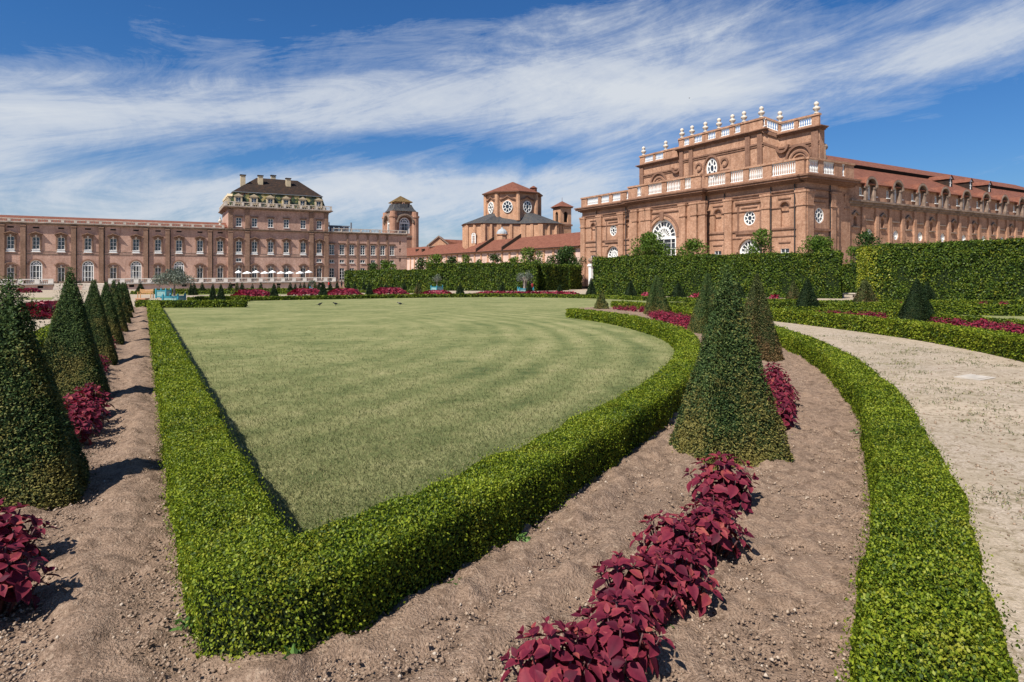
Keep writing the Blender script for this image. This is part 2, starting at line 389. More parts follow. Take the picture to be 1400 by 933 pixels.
def inpoly(X, Y, poly):
    r = np.zeros(X.shape, bool); n = len(poly)
    for i in range(n):
        x0, y0 = poly[i]; x1, y1 = poly[(i + 1) % n]
        if y0 == y1: continue
        c = ((y0 > Y) != (y1 > Y)) & (X < (x1 - x0) * (Y - y0) / (y1 - y0) + x0); r ^= c
    return r
def gzn(Y): return -SL * np.minimum(Y, YFLAT)

# ------------------------------------------------------------------ leaves
def unit(a): return a / (np.linalg.norm(a, axis=1, keepdims=True) + 1e-9)
def leaf_quads(P, N, L, aspect=.55, lift=.55, fold=.18, up=.15, rng=RNG):
    n = len(P); d = rng.normal(size=(n, 3)); N = unit(N)
    d -= (d * N).sum(1, keepdims=True) * N; d = unit(unit(d) + lift * N * rng.random((n, 1)) * 2 + np.array([0, 0, up]))
    s = unit(np.cross(N + rng.normal(size=(n, 3)) * .35, d)); nn = np.cross(d, s)
    L = np.asarray(L).reshape(-1, 1) * (0.7 + .6 * rng.random((n, 1))); w = L * aspect * .5
    V = np.stack([P, P + d * L * .45 + s * w + nn * L * fold, P + d * L, P + d * L * .45 - s * w + nn * L * fold], 1).reshape(-1, 3)
    return V, np.arange(4 * n).reshape(-1, 4), np.repeat(rng.random(n), 4)
def core_and_leaves(name, cV, cF, P, N, L, mats, parent=None, rn=None, **kw):
    V, Fq, r = leaf_quads(P, N, L, **kw)
    if rn is not None: r = np.clip(r * .7 + np.repeat(rn, 4), 0, 1)
    k = len(cV)
    me = mesh_np(name, np.concatenate([cV, V]) if k else V, ([(cF, 0)] if k else []) + [(Fq + k, 1)], mats, np.concatenate([np.full(k, .3), r]))
    return me

def hedge_mesh(name, pts, width, height, leaf, core, base=.0155, k=.0026, cov=1.85, asp=.62, relief=.03, rscale=3.2, smooth=True, shoots=.03, step=.12, depth=.08, kd=None):
    C = resample(pts, step, smooth); n = len(C)
    T = np.gradient(C, axis=0); T /= np.linalg.norm(T, axis=1, keepdims=True); Nn = np.stack([T[:, 1], -T[:, 0]], 1)
    # core
    rows = []; ins = max(.03, base * .8)
    prof = [(-.5, 0), (-.5, .55), (-.47, .9), (-.36, 1), (.36, 1), (.47, .9), (.5, .55), (.5, 0)]
    wid = width - 2 * ins; hei = height - ins
    m = len(prof); cV = np.zeros((n, m, 3))
    for j, (a, b) in enumerate(prof):
        cV[:, j, :2] = C + Nn * (a * wid); cV[:, j, 2] = gzn(C[:, 1]) + b * hei - .02
    cV[0, :, :2] += T[0] * ins; cV[-1, :, :2] -= T[-1] * ins
    idx = np.arange(n * m).reshape(n, m)
    q = np.stack([idx[:-1, :-1], idx[1:, :-1], idx[1:, 1:], idx[:-1, 1:]], -1).reshape(-1, 4)
    caps = np.array([[e[0], e[1], e[2], e[3]] for e in (idx[0], idx[-1])] + [[e[0], e[3], e[4], e[7]] for e in (idx[0], idx[-1])] + [[e[4], e[5], e[6], e[7]] for e in (idx[0], idx[-1])])
    cV = cV.reshape(-1, 3); cF = np.concatenate([q, caps])
    # leaves
    mid = (C[:-1] + C[1:]) / 2; dl = np.linalg.norm(C[1:] - C[:-1], axis=1)
    dist = np.hypot(mid[:, 0], mid[:, 1]); Ls = np.maximum(base, k * dist)
    per = 2 * height + width
    cnt = (dl * per * cov / (.5 * asp * Ls ** 2) + RNG.random(len(dl))).astype(int)
    seg = np.repeat(np.arange(len(dl)), cnt); nl = len(seg)
    f = RNG.random(nl); qv = RNG.random(nl) * per
    base2 = C[seg] * (1 - f[:, None]) + C[seg + 1] * f[:, None]; nv = Nn[seg] * (1 - f[:, None]) + Nn[seg + 1] * f[:, None]
    L = Ls[seg]
    off = np.where(qv < height, -width / 2, np.where(qv < height + width, -width / 2 + qv - height, width / 2))
    z = np.where(qv < height, qv, np.where(qv < height + width, height, per - qv))
    Nx = np.where(qv < height, -1.0, np.where(qv < height + width, 0, 1.0)); Nz = np.where((qv >= height) & (qv < height + width), 1.0, 0.12)
    # round the shoulders
    rr = min(.07, width * .2); ex = np.maximum(np.abs(off) - (width / 2 - rr), 0); ez = np.maximum(z - (height - rr), 0)
    hyp = np.hypot(ex, ez); sc = np.where(hyp > rr, rr / np.maximum(hyp, 1e-6), 1.0)
    off = np.sign(off) * (np.minimum(np.abs(off), width / 2 - rr) + ex * sc); z = np.minimum(z, height - rr) + ez * sc
    Nx = Nx + np.sign(off) * ex / rr * .7; Nz = Nz + ez / rr * .5
    P = np.zeros((nl, 3)); P[:, :2] = base2 + nv * off[:, None]; P[:, 2] = gzn(P[:, 1]) + z
    N = np.zeros((nl, 3)); N[:, :2] = nv * Nx[:, None]; N[:, 2] = Nz; N = unit(N)
    rel = fbm(P * rscale, 3) * relief * 2 - RNG.random(nl) ** 2 * depth + (RNG.random(nl) < .06) * shoots * RNG.random(nl) * 2
    P += N * rel[:, None]
    # ends
    for e, sgn in ((0, -1), (n - 1, 1)):
        Le = max(base, k * np.hypot(*C[e])); ne = int(width * height * cov / (.5 * asp * Le ** 2))
        pe = np.zeros((ne, 3)); pe[:, :2] = C[e] + Nn[e] * ((RNG.random(ne) - .5) * width)[:, None]; pe[:, 2] = gzn(pe[:, 1]) + RNG.random(ne) * height
        Ne = np.zeros((ne, 3)); Ne[:, :2] = T[e] * sgn; Ne[:, 2] = .1
        pe += Ne * (fbm(pe * rscale, 3) * relief * 2)[:, None]
        P = np.concatenate([P, pe]); N = np.concatenate([N, Ne]); L = np.concatenate([L, np.full(ne, Le)])
    return core_and_leaves(name, cV, cF, P, N, L, [core, leaf], aspect=asp)

def hedge(name, pts, w, h, label, cat='hedge', group=None, leaf='box_leaf', core='twig', **kw):
    o = obj(name, hedge_mesh(name, pts, w, h, M[leaf], M[core], **kw))
    return tag(o, label, cat, group)

def cone_mesh(name, x, y, hw, h, leaf, core, base=.024, k=.0023, cov=2.2, asp=.42, bulge=.93, tip=.05, ne=9, rough=.03, shaggy=0.0, rng=RNG):
    dist = math.hypot(x, y); L = max(base, (k if dist < 14 else .0017) * dist)
    def Wd(t): return hw * ((1 - t) ** bulge * (1 - tip) + tip) * np.minimum(1, .93 + t * 1.2)
    def rho(a): return (np.abs(np.cos(a)) ** ne + np.abs(np.sin(a)) ** ne) ** (-1 / ne)
    na, nzr = 28, 10; cV = []
    for i in range(nzr + 1):
        t_ = i / nzr; a = np.arange(na) * 2 * math.pi / na
        r = np.maximum(Wd(np.array(t_)) * rho(a) - max(.03, L * .6), .004)
        cV.append(np.stack([r * np.cos(a), r * np.sin(a), np.full(na, t_ * (h - .05) + .0)], 1))
    cV = np.concatenate(cV); idx = np.arange(na * (nzr + 1)).reshape(nzr + 1, na); nx = np.roll(idx, -1, 1)
    cF = np.stack([idx[:-1], nx[:-1], nx[1:], idx[1:]], -1).reshape(-1, 4)
    area = 8 * hw * h * .55
    n = int(area * cov / (.5 * asp * L * L) / .55)
    t_ = rng.random(n); a = rng.random(n) * 2 * math.pi; keep = rng.random(n) < Wd(t_) / hw * (rho(a) / rho(math.pi / 4)) * 1.1
    t_ = t_[keep]; a = a[keep]; n = len(t_)
    r = Wd(t_) * rho(a)
    P = np.stack([r * np.cos(a), r * np.sin(a), t_ * h], 1)
    ca, sa = np.cos(a), np.sin(a)
    N = unit(np.stack([np.sign(ca) * np.abs(ca) ** (ne - 1), np.sign(sa) * np.abs(sa) ** (ne - 1), np.full(n, hw / h)], 1)); N[:, 2] += .12
    P += N * (fbm(P * 5 + x, 3) * rough * (1.5 if dist < 9 else .9) - rng.random(n) ** 2 * .05)[:, None]
    if shaggy:
        m = rng.random(n) < shaggy * np.clip((t_ - .55) * 3, .1, 1); P[m] += N[m] * rng.random((m.sum(), 1)) * .08; P[m, 2] += rng.random(m.sum()) * .04
    nt = 12 if shaggy == 0 else 90                     # leading shoots at the top
    Pt = np.stack([rng.normal(size=nt) * tip * hw, rng.normal(size=nt) * tip * hw, h + rng.random(nt) * (.03 + .08 * (shaggy > 0)) - .03], 1)
    P = np.concatenate([P, Pt]); N = np.concatenate([N, np.tile([[0, 0, 1.0]], (nt, 1)) + rng.normal(size=(nt, 3)) * .3])
    return core_and_leaves(name, cV, cF, P, N, np.full(len(P), L), [core, leaf], aspect=asp, lift=.55 if dist < 9 else .4, fold=.1, rng=rng)
def cone(x, y, hw, h, label, group='clipped yew pyramids', rz=None, leaf='yew_leaf', name='yew_pyramid', **kw):
    me = cone_mesh(name, x, y, hw, h, M[leaf], M['twig_yew'], **kw)
    o = obj(name, me, None, (x, y, gz(x, y) - .01), math.atan2(BG[0], -BG[1]) * -1 if rz is None else rz)
    o.rotation_euler = (0, 0, (math.atan2(UG[1], UG[0]) if rz is None else rz))
    return tag(o, label, 'topiary', group)

def crown_mesh(name, clumps, leaf, L, per, asp=.55, flat=.9, seed=0, core=None):
    """clumps: [(x,y,z,r)]"""
    rng = np.random.default_rng(seed); Ps = []; Ns = []; rn = []
    for cx, cy, cz, r in clumps:
        n = max(12, int(per * r * r)); d = unit(rng.normal(size=(n, 3))); d[:, 2] *= flat
        rad = r * (.45 + .6 * rng.random((n, 1)) ** .6); p = d * rad
        p *= (1 + .5 * vnoise(d * 2.3 + cx * 3.1))[:, None]
        Ps.append(p + [cx, cy, cz]); Ns.append(d + [0, 0, .25]); rn.append(np.full(n, rng.normal() * .1 + .15))
    P = np.concatenate(Ps); N = np.concatenate(Ns); rn = np.concatenate(rn)
    return core_and_leaves(name, np.zeros((0, 3)), np.zeros((0, 4), int), P, N, np.full(len(P), L), [leaf, leaf], aspect=asp, rn=rn, rng=rng)
def tree(x, y, top, rad, label, group, leaf='tree_leaf', base_z=None, name='tree', seed=1, L=None, nl=26, narrow=1.0, low=.35, cat='tree'):
    rng = random.Random(seed); z0 = gz(x, y); h = top - z0; L = L or max(.12, .0032 * math.hypot(x, y))
    root = empty(name, (x, y, z0)); tag(root, label, cat, group)
    mb = MB(); tr = .05 + h * .018
    mb.tube([(0, 0, -.1), (.03, .02, h * .3), (-.04, .05, h * .6), (.02, 0, h * .85)], [tr * 1.3, tr, tr * .7, tr * .3], 8)
    cl = []
    for k in range(nl):
        a = rng.random() * 6.283; q = rng.random() ** .6; zz = low + (1 - low) * rng.random()
        lim = math.sin(min(1, max(0.06, (zz - low) / (1 - low) * .93 + .07)) * math.pi) ** .6
        r = rad * q * lim * .95; cr = rad * rng.uniform(.26, .48)
        c = (r * math.cos(a) * narrow, r * math.sin(a) * narrow, min(zz * h, h - cr * .8), cr); cl.append(c)
        if k % 3 == 0: mb.tube([(0, 0, h * max(.25, zz - .3)), (c[0] * .5, c[1] * .5, h * zz * .9), c[:3]], [tr * .45, tr * .3, tr * .12], 5)
    cl.append((0, 0, h - rad * .3, rad * .3))
    mb.build('trunk', M['bark'], root)
    obj('crown', crown_mesh('crown', cl, M[leaf], L, 3.0 / (.5 * .55 * L * L) * 1.4, seed=seed), root)
    return root

# ------------------------------------------------------------------ coleus
def coleus_mesh(name, seed, nst=11, spread=.17, h=.3, scale=1.0, tiers=4, lod=0, mat='coleus'):
    rng = np.random.default_rng(seed); V = []; Fq = []; Rn = []; st = MB()
    tl = np.array([0, .16, .38, .62, .84, 1.0]); tw = np.array([.03, .23, .33, .27, .12, .0])
    if lod: tl = np.array([0, .42, 1.0]); tw = np.array([.04, .33, .0])
    for s in range(nst):
        a = s * 2.4 + rng.random() * .5; q = math.sqrt((s + .3) / nst); bx, by = spread * q * math.cos(a), spread * q * math.sin(a)
        zt = h * (1.03 - .5 * q * q) + rng.normal() * .02
        ax = np.array([bx * 1.25, by * 1.25, .30]); ax /= np.linalg.norm(ax)
        top = np.array([bx, by, zt]); st.tube([(bx * .3, by * .3, 0), (bx * .7, by * .7, zt * .55), tuple(top - ax * .02)], [.008, .006, .004], 5)
        yaw = rng.random() * 6.28
        X = np.cross(ax, [0, 1, .01]); X /= np.linalg.norm(X); Y = np.cross(ax, X)
        for k in range(tiers):
            Lf = (.096, .09, .064, .036)[k] * scale * rng.uniform(.85, 1.15); pit = (-.28, .0, .32, .8)[k] + rng.normal() * .12; zo = (-.1, -.05, -.018, -.004)[k] * scale
            for e in range(2 if k else 3):
                an = yaw + k * math.pi / 2 + e * (math.pi if k else 2.1) + rng.normal() * .2
                d = (math.cos(an) * X + math.sin(an) * Y) * math.cos(pit) + ax * math.sin(pit); d /= np.linalg.norm(d)
                sd = np.cross(ax, d); sd /= np.linalg.norm(sd); up = np.cross(d, sd)
                dr = rng.uniform(.08, .28); i0 = len(V); rnd = np.clip(rng.normal(.45, .22) + .12 * (k < 2), 0, 1)
                for tt, w in zip(tl, tw):
                    mid = top + ax * zo + d * Lf * (tt + .08) - up * Lf * dr * tt * tt
                    for c in (-1, 0, 1):
                        V.append(mid + sd * c * w * Lf + up * abs(c) * w * Lf * .35); Rn.append(min(1, max(0, rnd + (.1 if c else -.16) + .12 * (k == 3) - .1 * tt)))
                for r_ in range(len(tl) - 1):
                    for c in (0, 1):
                        b = i0 + r_ * 3 + c; Fq.append((b, b + 1, b + 4, b + 3))
    return mesh_np(name, np.array(V), [(np.array(Fq), 0)], [M[mat]], np.array(Rn), smooth=True), st.mesh('stem', M['coleus_stem'], True)
PROTO = {}
def coleus(x, y, kind, scale, label, group, rz=None):
    if kind not in PROTO:
        if kind < 10: f, s = coleus_mesh('foliage', 40 + kind, 18 + kind % 3 * 2, .20 + .015 * (kind % 3), .31 + .02 * (kind % 2))
        else: f, s = coleus_mesh('foliage', 40 + kind, 9, .18, .30, 1.25, 3, 1, 'coleus_far')
        PROTO[kind] = (f, s)
    f, s = PROTO[kind]
    r = empty('coleus_plant', (x, y, gz(x, y) + .02), random.random() * 6.28 if rz is None else rz); r.scale = (scale,) * 3
    tag(r, label, 'flower', group); obj('foliage', f, r); obj('stem', s, r)
    return r
def mound_mesh(name, pts, width, h, L=.2, cov=2.6):
    """a planted strip far away: leaves over a low dome"""
    C = resample(pts, .3); P = []; n = int(len(C) * .3 * width * 1.4 * cov / (.3 * L * L)); f = RNG.integers(0, len(C), n)
    a = RNG.random(n) * 2 - 1; T = np.gradient(C, axis=0); T /= np.linalg.norm(T, axis=1, keepdims=True); Nn = np.stack([T[:, 1], -T[:, 0]], 1)
    q = C[f] + T[f] * (RNG.random(n)[:, None] - .5) * .35 + Nn[f] * a[:, None] * width / 2
    endt = np.minimum(f, len(C) - 1 - f) / max(1, len(C) * .12); ed = np.clip(endt, .25, 1)
    z = h * np.sqrt(np.maximum(0, 1 - a * a)) * ed * (.65 + .5 * RNG.random(n))
    P = np.stack([q[:, 0], q[:, 1], gzn(q[:, 1]) + z + .03], 1); N = np.stack([Nn[f][:, 0] * a, Nn[f][:, 1] * a, np.full(n, .7)], 1)
    return core_and_leaves(name, np.zeros((0, 3)), np.zeros((0, 4), int), P, N, np.full(n, L), [M['coleus_far'], M['coleus_far']], aspect=.75, lift=.2)
# ================================================================== GROUND
mb = MB()
xs = (-1600, 1600); ys = (-80, YFLAT, 2600)
for y0, y1 in zip(ys[:-1], ys[1:]):
    mb.poly([(-1600, y0, gz(0, y0)), (1600, y0, gz(0, y0)), (1600, y1, gz(0, y1)), (-1600, y1, gz(0, y1))])
tag(mb.build('ground', M['gravel']), kind='structure')

def hx(d, off=0.0):            # left hedge line: x at depth d, shifted sideways
    return .46 - .611 * d + off
CORNER = (-1.2, 2.85)
LEFT = [(hx(39.0), 39.0), (hx(30), 30), (hx(20), 20), (hx(12), 12), (hx(7), 7), (hx(4.2), 4.2)]
CURVE = [(-.72, 3.28), (-.22, 3.95), (.3, 4.8), (.95, 5.9), (1.65, 7.2), (2.4, 8.8), (3.1, 10.6), (3.65, 12.4), (4.25, 14.7), (4.55, 17.2), (4.5, 20.2), (4.0, 24), (2.75, 28)]
OUTER = [(.75, .9), (1.5, 2.15), (1.95, 2.85), (2.72, 4.05), (3.42, 5.35), (4.3, 7.0), (5.0, 8.65), (5.72, 10.5), (6.5, 13), (7.0, 15.2), (7.45, 17.5), (7.85, 20), (8.15, 23), (8.3, 27), (8.15, 31), (7.6, 35), (6.5, 38)]
LIMIT = [(hx(1.0, -3.05), 1.0), (hx(12, -3.05), 12), (hx(25, -3.05), 25), (hx(39, -3.05), 39)]

# soil bed as one raked, lumpy sheet between the hedges
cv = [tuple(p) for p in resample([CORNER] + CURVE, .4)]
lf = LEFT[::-1]
out = [tuple(p) for p in resample(OUTER, .4)]
BED = [LIMIT[k] for k in (3, 2, 1, 0)] + [(-2.0, .9), (.7, .9)] + out + [(4.2, 37.2)] + cv[::-1] + lf
def bed_grid(step, y0, y1):
    X, Y = np.meshgrid(np.arange(-29, 10, step), np.arange(y0, y1, step)); x, y = X.ravel(), Y.ravel()
    nx_ = X.shape[1]; ny_ = X.shape[0]
    ins = inpoly((X + step / 2)[:-1, :-1], (Y + step / 2)[:-1, :-1], BED)
    idx = np.arange(nx_ * ny_).reshape(ny_, nx_)
    q = np.stack([idx[:-1, :-1], idx[:-1, 1:], idx[1:, 1:], idx[1:, :-1]], -1)[ins]
    used = np.unique(q); mp = np.full(nx_ * ny_, -1); mp[used] = np.arange(len(used))
    x, y = x[used], y[used]; P = np.stack([x, y, x * 0], 1)
    z = .055 + fbm(P * 1.6, 2) * .025 + fbm(P * 6, 3) * .03 + np.maximum(fbm(P * 14, 2), -.1) * .05
    s = (x - hx(y)) * UG[0]                       # furrows along the left row
    z += np.where((s < .2) & (s > -3), .034 * np.sin(s * 9.5 + fbm(P * .7, 2) * 3), 0)
    near = y < 13
    dmin = np.full(len(x), 9.0); cva = np.array(cv); 
    dmin[near] = np.sqrt(((x[near, None] - cva[None, :, 0]) ** 2 + (y[near, None] - cva[None, :, 1]) ** 2).min(1))
    z += np.where((s > .1) & (dmin < 1.3), .022 * np.sin(dmin * 17 + fbm(P * .9, 2) * 2.5), 0)
    z += np.maximum(0, fbm(P * 9 + 40, 2) - .18) * .09
    z = np.maximum(z, .012)
    return np.stack([x, y, gzn(y) + z], 1), mp[q]
V1, F1 = bed_grid(.032, .9, 13.0); V2, F2 = bed_grid(.09, 12.97, 39.5)
so = obj('soil_bed', mesh_np('soil_bed', np.concatenate([V1, V2]), [(np.concatenate([F1, F2 + len(V1)]), 0)], [M['soil']], smooth=True))
tag(so, kind='structure')

H7 = [(-27.0, 50.0), (-22.8, 51.8), (-17.7, 55.6), (-9.8, 61), (-.8, 64), (7.8, 59), (11.3, 52.5), (15.2, 48.2), (18, 46), (21.8, 44.5)]
LAWN = [(hx(39), 39.0), (-18.8, 40.2)] + H7[1:8] + [(13, 41), (9, 38.8), (6.5, 38), (4.2, 37.2)] + cv[::-1] + lf[:-1]
mb = MB(); mb.poly([(x, y, gz(x, y) + .014) for x, y in LAWN])
tag(mb.build('lawn', M['lawn']), kind='structure')
# short grass blades near the viewer
n = 200000
dd = 2.9 + RNG.exponential(3.6, n); dd = dd[dd < 22]; n = len(dd); xx = -dd * .72 + RNG.random(n) * dd * 1.2
k = inpoly(xx, dd, LAWN); xx, dd = xx[k], dd[k]
P = np.stack([xx, dd, gzn(dd) + .012], 1); N = np.tile([[0, 0, 1.0]], (len(P), 1)) + RNG.normal(size=(len(P), 3)) * .5
Lb = .022 + .0022 * dd
me = core_and_leaves('grass', np.zeros((0, 3)), np.zeros((0, 4), int), P, N, Lb, [M['blade'], M['blade']], aspect=.13, lift=1.2, fold=.05, up=.3)
tag(obj('grass', me), 'short dry grass blades standing in the mown lawn', 'grass', kind='stuff')

# second lawn on the right, strips of grass in the far parterre
def sheet(name, pts, mat, dz=.014): 
    b = MB(); b.poly([(x, y, gz(x, y) + dz) for x, y in pts]); return tag(b.build(name, M[mat]), kind='structure')
sheet('side_lawn', [(17.0, 26.4), (19.5, 31.5), (25.2, 28.9), (34, 27.4), (36, 17), (17.2, 20.5)], 'lawn')
sheet('side_soil_bed', [(11.6, 27.6), (12.3, 17.6), (11.4, 13.6), (10.2, 10.5), (17, 15), (17.2, 20.5), (17, 26.4), (16, 30)], 'soil', .018)
sheet('parterre_lawn', [AT(225, 83), AT(330, 88), AT(470, 91), AT(470, 78), AT(330, 74), AT(235, 72)], 'lawn')
sheet('parterre_lawn', [AT(490, 82), AT(585, 80), AT(585, 72), AT(480, 72)], 'lawn')
sheet('parterre_lawn', [AT(345, 66), AT(480, 69), AT(480, 64), AT(350, 58)], 'lawn')
sheet('verge_lawn', [AT(20, 62), AT(75, 62), AT(70, 55), AT(10, 55)], 'lawn')

# pebbles and clods on the soil and the gravel
def stones(name, n, sel, smin, smax, zoff, label):
    x, y = sel(n); n = len(x); s = smin + (smax - smin) * RNG.random(n) ** 3
    T = unit(np.array([[1, 1, 1], [-1, -1, 1], [-1, 1, -1], [1, -1, -1], [0, 0, 1.4], [1.3, 0, 0], [-1.2, .2, 0], [0, 1.2, .1], [0, -1.25, 0]], float))
    o = np.array([[.6, 0, 0], [-.6, 0, 0], [0, .75, 0], [0, -.75, 0], [0, 0, .5], [0, 0, -.4]])
    fo = np.array([[0, 2, 4], [2, 1, 4], [1, 3, 4], [3, 0, 4], [2, 0, 5], [1, 2, 5], [3, 1, 5], [0, 3, 5]])
    V = o[None] * s[:, None, None] * RNG.uniform(.6, 1.25, (n, 6, 1)); a = RNG.random(n) * 6.28; c, si = np.cos(a), np.sin(a)
    W = V.copy(); W[:, :, 0] = V[:, :, 0] * c[:, None] - V[:, :, 1] * si[:, None]; W[:, :, 1] = V[:, :, 0] * si[:, None] + V[:, :, 1] * c[:, None]
    W += np.stack([x, y, gzn(y) + zoff], 1)[:, None]
    f = (fo[None] + (np.arange(n) * 6)[:, None, None]).reshape(-1, 3)
    tag(obj(name, mesh_np(name, W.reshape(-1, 3), [(f, 0)], [M['pebble']], np.repeat(RNG.random(n), 6))), label, 'pebbles', kind='stuff')
def sel_bed(n):
    d = 1.8 + RNG.random(n) ** 1.7 * 12; x = (RNG.random(n) * 1.8 - .95) * d; k = inpoly(x, d, BED); return x[k], d[k]
def sel_near(n):
    d = 1.7 + RNG.random(n) ** 1.3 * 5.5; x = (RNG.random(n) * 1.9 - 1.0) * d; k = inpoly(x, d, BED); return x[k], d[k]
def sel_path(n):
    d = 2.0 + RNG.random(n) ** 1.5 * 18; x = d * (.3 + RNG.random(n) * .65)
    poly = [(1.2, .9)] + [(p[0] + .45, p[1] - .2) for p in out if p[1] < 24] + [(11, 26), (11, 12), (9, 7), (6, .9)]
    k = inpoly(x, d, poly); return x[k], d[k]
stones('pebbles', 16000, sel_bed, .005, .024, .058, 'small stones and clods lying on the brown soil of the beds')
stones('soil_crumbs', 48000, sel_near, .004, .021, .060, 'fine crumbs of dry earth covering the near flower beds')
stones('gravel_stones', 9000, sel_path, .006, .026, .004, 'loose pale stones scattered on the gravel path')
# tufts of grass in the gravel
x, y = sel_path(1100); P = []
for a, b in zip(x, y):
    if fbm(np.array([[a * .6, b * .6, 3.]]), 2)[0] > .02:
        q = RNG.normal(size=(26, 2)) * .05 * (1 + b * .04); P.append(np.stack([a + q[:, 0] * 1.6, b + q[:, 1], np.full(26, gz(0, b) + .002)], 1)[:RNG.integers(5, 26)])
P = np.concatenate(P)
me = core_and_leaves('path_grass', np.zeros((0, 3)), np.zeros((0, 4), int), P, np.tile([[0, 0, 1.]], (len(P), 1)), .03 + .0015 * P[:, 1], [M['blade'], M['blade']], aspect=.22, lift=.7, up=.1)
tag(obj('path_grass', me), 'thin tufts of grass coming up through the gravel path', 'grass', kind='stuff')

# ================================================================== LOW BOX HEDGES
vv = [tuple(p) for p in resample(LEFT + [(-1.46, 3.15)], .5, False)] + [(-1.23, 2.79), (-1.0, 2.81)] + [tuple(p) for p in resample([(-.78, 3.12)] + CURVE[1:], .25)]
hedge('box_hedge', vv, .46, .40, 'V shaped low box hedge edging the lawn: straight on the left, curved on the right', group='low box hedges', smooth=False, cov=2.1, relief=.026)
hedge('box_hedge', OUTER, .46, .40, 'low box hedge sweeping between the brown flower bed and the gravel path', group='low box hedges', cov=2.1, relief=.026)
hedge('box_hedge', [LIMIT[1], LIMIT[2], LIMIT[3]], .5, .4, 'low box hedge behind the left row of yew pyramids', group='low box hedges')
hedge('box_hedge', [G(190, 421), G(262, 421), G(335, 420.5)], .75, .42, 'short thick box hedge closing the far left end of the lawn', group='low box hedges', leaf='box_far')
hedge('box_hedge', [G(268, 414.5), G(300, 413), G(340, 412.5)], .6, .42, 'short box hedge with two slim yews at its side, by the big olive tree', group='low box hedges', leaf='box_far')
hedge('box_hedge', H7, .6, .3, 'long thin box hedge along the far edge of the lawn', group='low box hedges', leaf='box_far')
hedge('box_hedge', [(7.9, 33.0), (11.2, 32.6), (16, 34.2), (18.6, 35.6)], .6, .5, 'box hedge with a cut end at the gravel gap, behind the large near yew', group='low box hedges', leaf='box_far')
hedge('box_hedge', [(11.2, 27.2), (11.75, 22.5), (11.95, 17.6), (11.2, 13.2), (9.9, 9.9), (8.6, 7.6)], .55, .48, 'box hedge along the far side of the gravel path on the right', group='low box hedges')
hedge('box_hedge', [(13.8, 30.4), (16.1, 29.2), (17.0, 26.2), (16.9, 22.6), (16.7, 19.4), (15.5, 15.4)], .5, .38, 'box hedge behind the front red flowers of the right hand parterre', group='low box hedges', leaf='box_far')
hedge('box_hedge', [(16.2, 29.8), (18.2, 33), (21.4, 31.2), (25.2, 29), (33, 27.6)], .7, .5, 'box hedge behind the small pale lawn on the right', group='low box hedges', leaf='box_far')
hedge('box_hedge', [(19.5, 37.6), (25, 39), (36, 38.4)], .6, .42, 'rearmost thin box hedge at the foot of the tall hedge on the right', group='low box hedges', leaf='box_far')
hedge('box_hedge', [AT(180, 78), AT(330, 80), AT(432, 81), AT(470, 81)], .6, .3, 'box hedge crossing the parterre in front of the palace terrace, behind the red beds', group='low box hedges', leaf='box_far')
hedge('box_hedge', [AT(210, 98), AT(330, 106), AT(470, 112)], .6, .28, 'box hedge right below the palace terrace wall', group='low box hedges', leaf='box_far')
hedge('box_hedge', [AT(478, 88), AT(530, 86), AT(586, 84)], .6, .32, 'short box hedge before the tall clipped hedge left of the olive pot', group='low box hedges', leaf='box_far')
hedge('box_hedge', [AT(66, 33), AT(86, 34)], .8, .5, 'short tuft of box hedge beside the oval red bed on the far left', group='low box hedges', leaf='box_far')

# ================================================================== YEW PYRAMIDS
ROW = (-3.86, 4.6)
lab = ['large near yew pyramid cut off by the left edge of the photo', 'second yew pyramid of the left row, bushy tip, red coleus at its foot', 'third yew pyramid of the left row',
       'fourth yew pyramid of the left row', 'fifth yew pyramid of the left row', 'sixth yew pyramid of the left row', 'seventh yew pyramid of the left row', 'eighth and last yew pyramid of the left row']
hts = [1.68, 1.83, 1.74, 1.68, 1.72, 1.66, 1.64, 1.6]
for k_ in range(8):
    s = k_ * 4.42
    x, y = ROW[0] + BG[0] * s, ROW[1] + BG[1] * s
    cone(x, y, (.50, .46, .42, .41, .41, .4, .4, .38)[k_], hts[k_], lab[k_], leaf='yew_leaf', rough=.03, shaggy=(.3, .12, 0, 0, 0, 0, 0, 0)[k_], bulge=(.96, .96, 1.0, .95, .98, 1.0, .95, .95)[k_])
cone(2.06, 5.72, .455, 1.78, 'largest near yew pyramid, yellow brown below, rising from the bed between two red coleus groups', rz=R(14), shaggy=.18, leaf='yew_leaf', bulge=1.0, tip=.05, rough=.03)
cone(5.12, 12.55, .42, 1.86, 'browned yew pyramid just behind the right side of the largest one', leaf='yew_brown', rz=R(20), bulge=.92)
cone(6.3, 19.3, .52, 1.95, 'grey green yew pyramid just behind the left side of the largest one', leaf='yew_leaf', rz=R(20))
cone(7.2, 29.8, .56, 1.95, 'lone yew pyramid between red flowers behind the curved hedge', leaf='yew_leaf', rz=R(10), bulge=.8)
cone(5.3, 35.6, .42, 1.05, 'small unkempt dark yew bush at the far end of the curved hedge', leaf='yew_leaf', rz=R(10), shaggy=.5, rough=.12, name='yew_bush')
def conepx(px, yb, yt, hwpx, label, dmax=None, leaf='yew_leaf', group='clipped yew pyramids', **kw):
    d = F * EYE / (yb - VL)
    if dmax: d = min(d, dmax)
    x, y = AT(px, d); top = ZP(yt, d); h = top - gz(x, y)
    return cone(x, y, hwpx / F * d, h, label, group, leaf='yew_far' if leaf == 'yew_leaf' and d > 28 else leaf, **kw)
conepx(1085, 413, 385, 9, 'reddish brown yew pyramid in front of the middle tall hedge', leaf='yew_brown')
conepx(1104, 428.5, 381, 14.5, 'grey green yew pyramid beside the gravel gap, in front of the reddish one')
conepx(1183, 425, 382, 16.5, 'yew pyramid with a pale split face, below the yellow end of the right tall hedge', leaf='yew_brown')
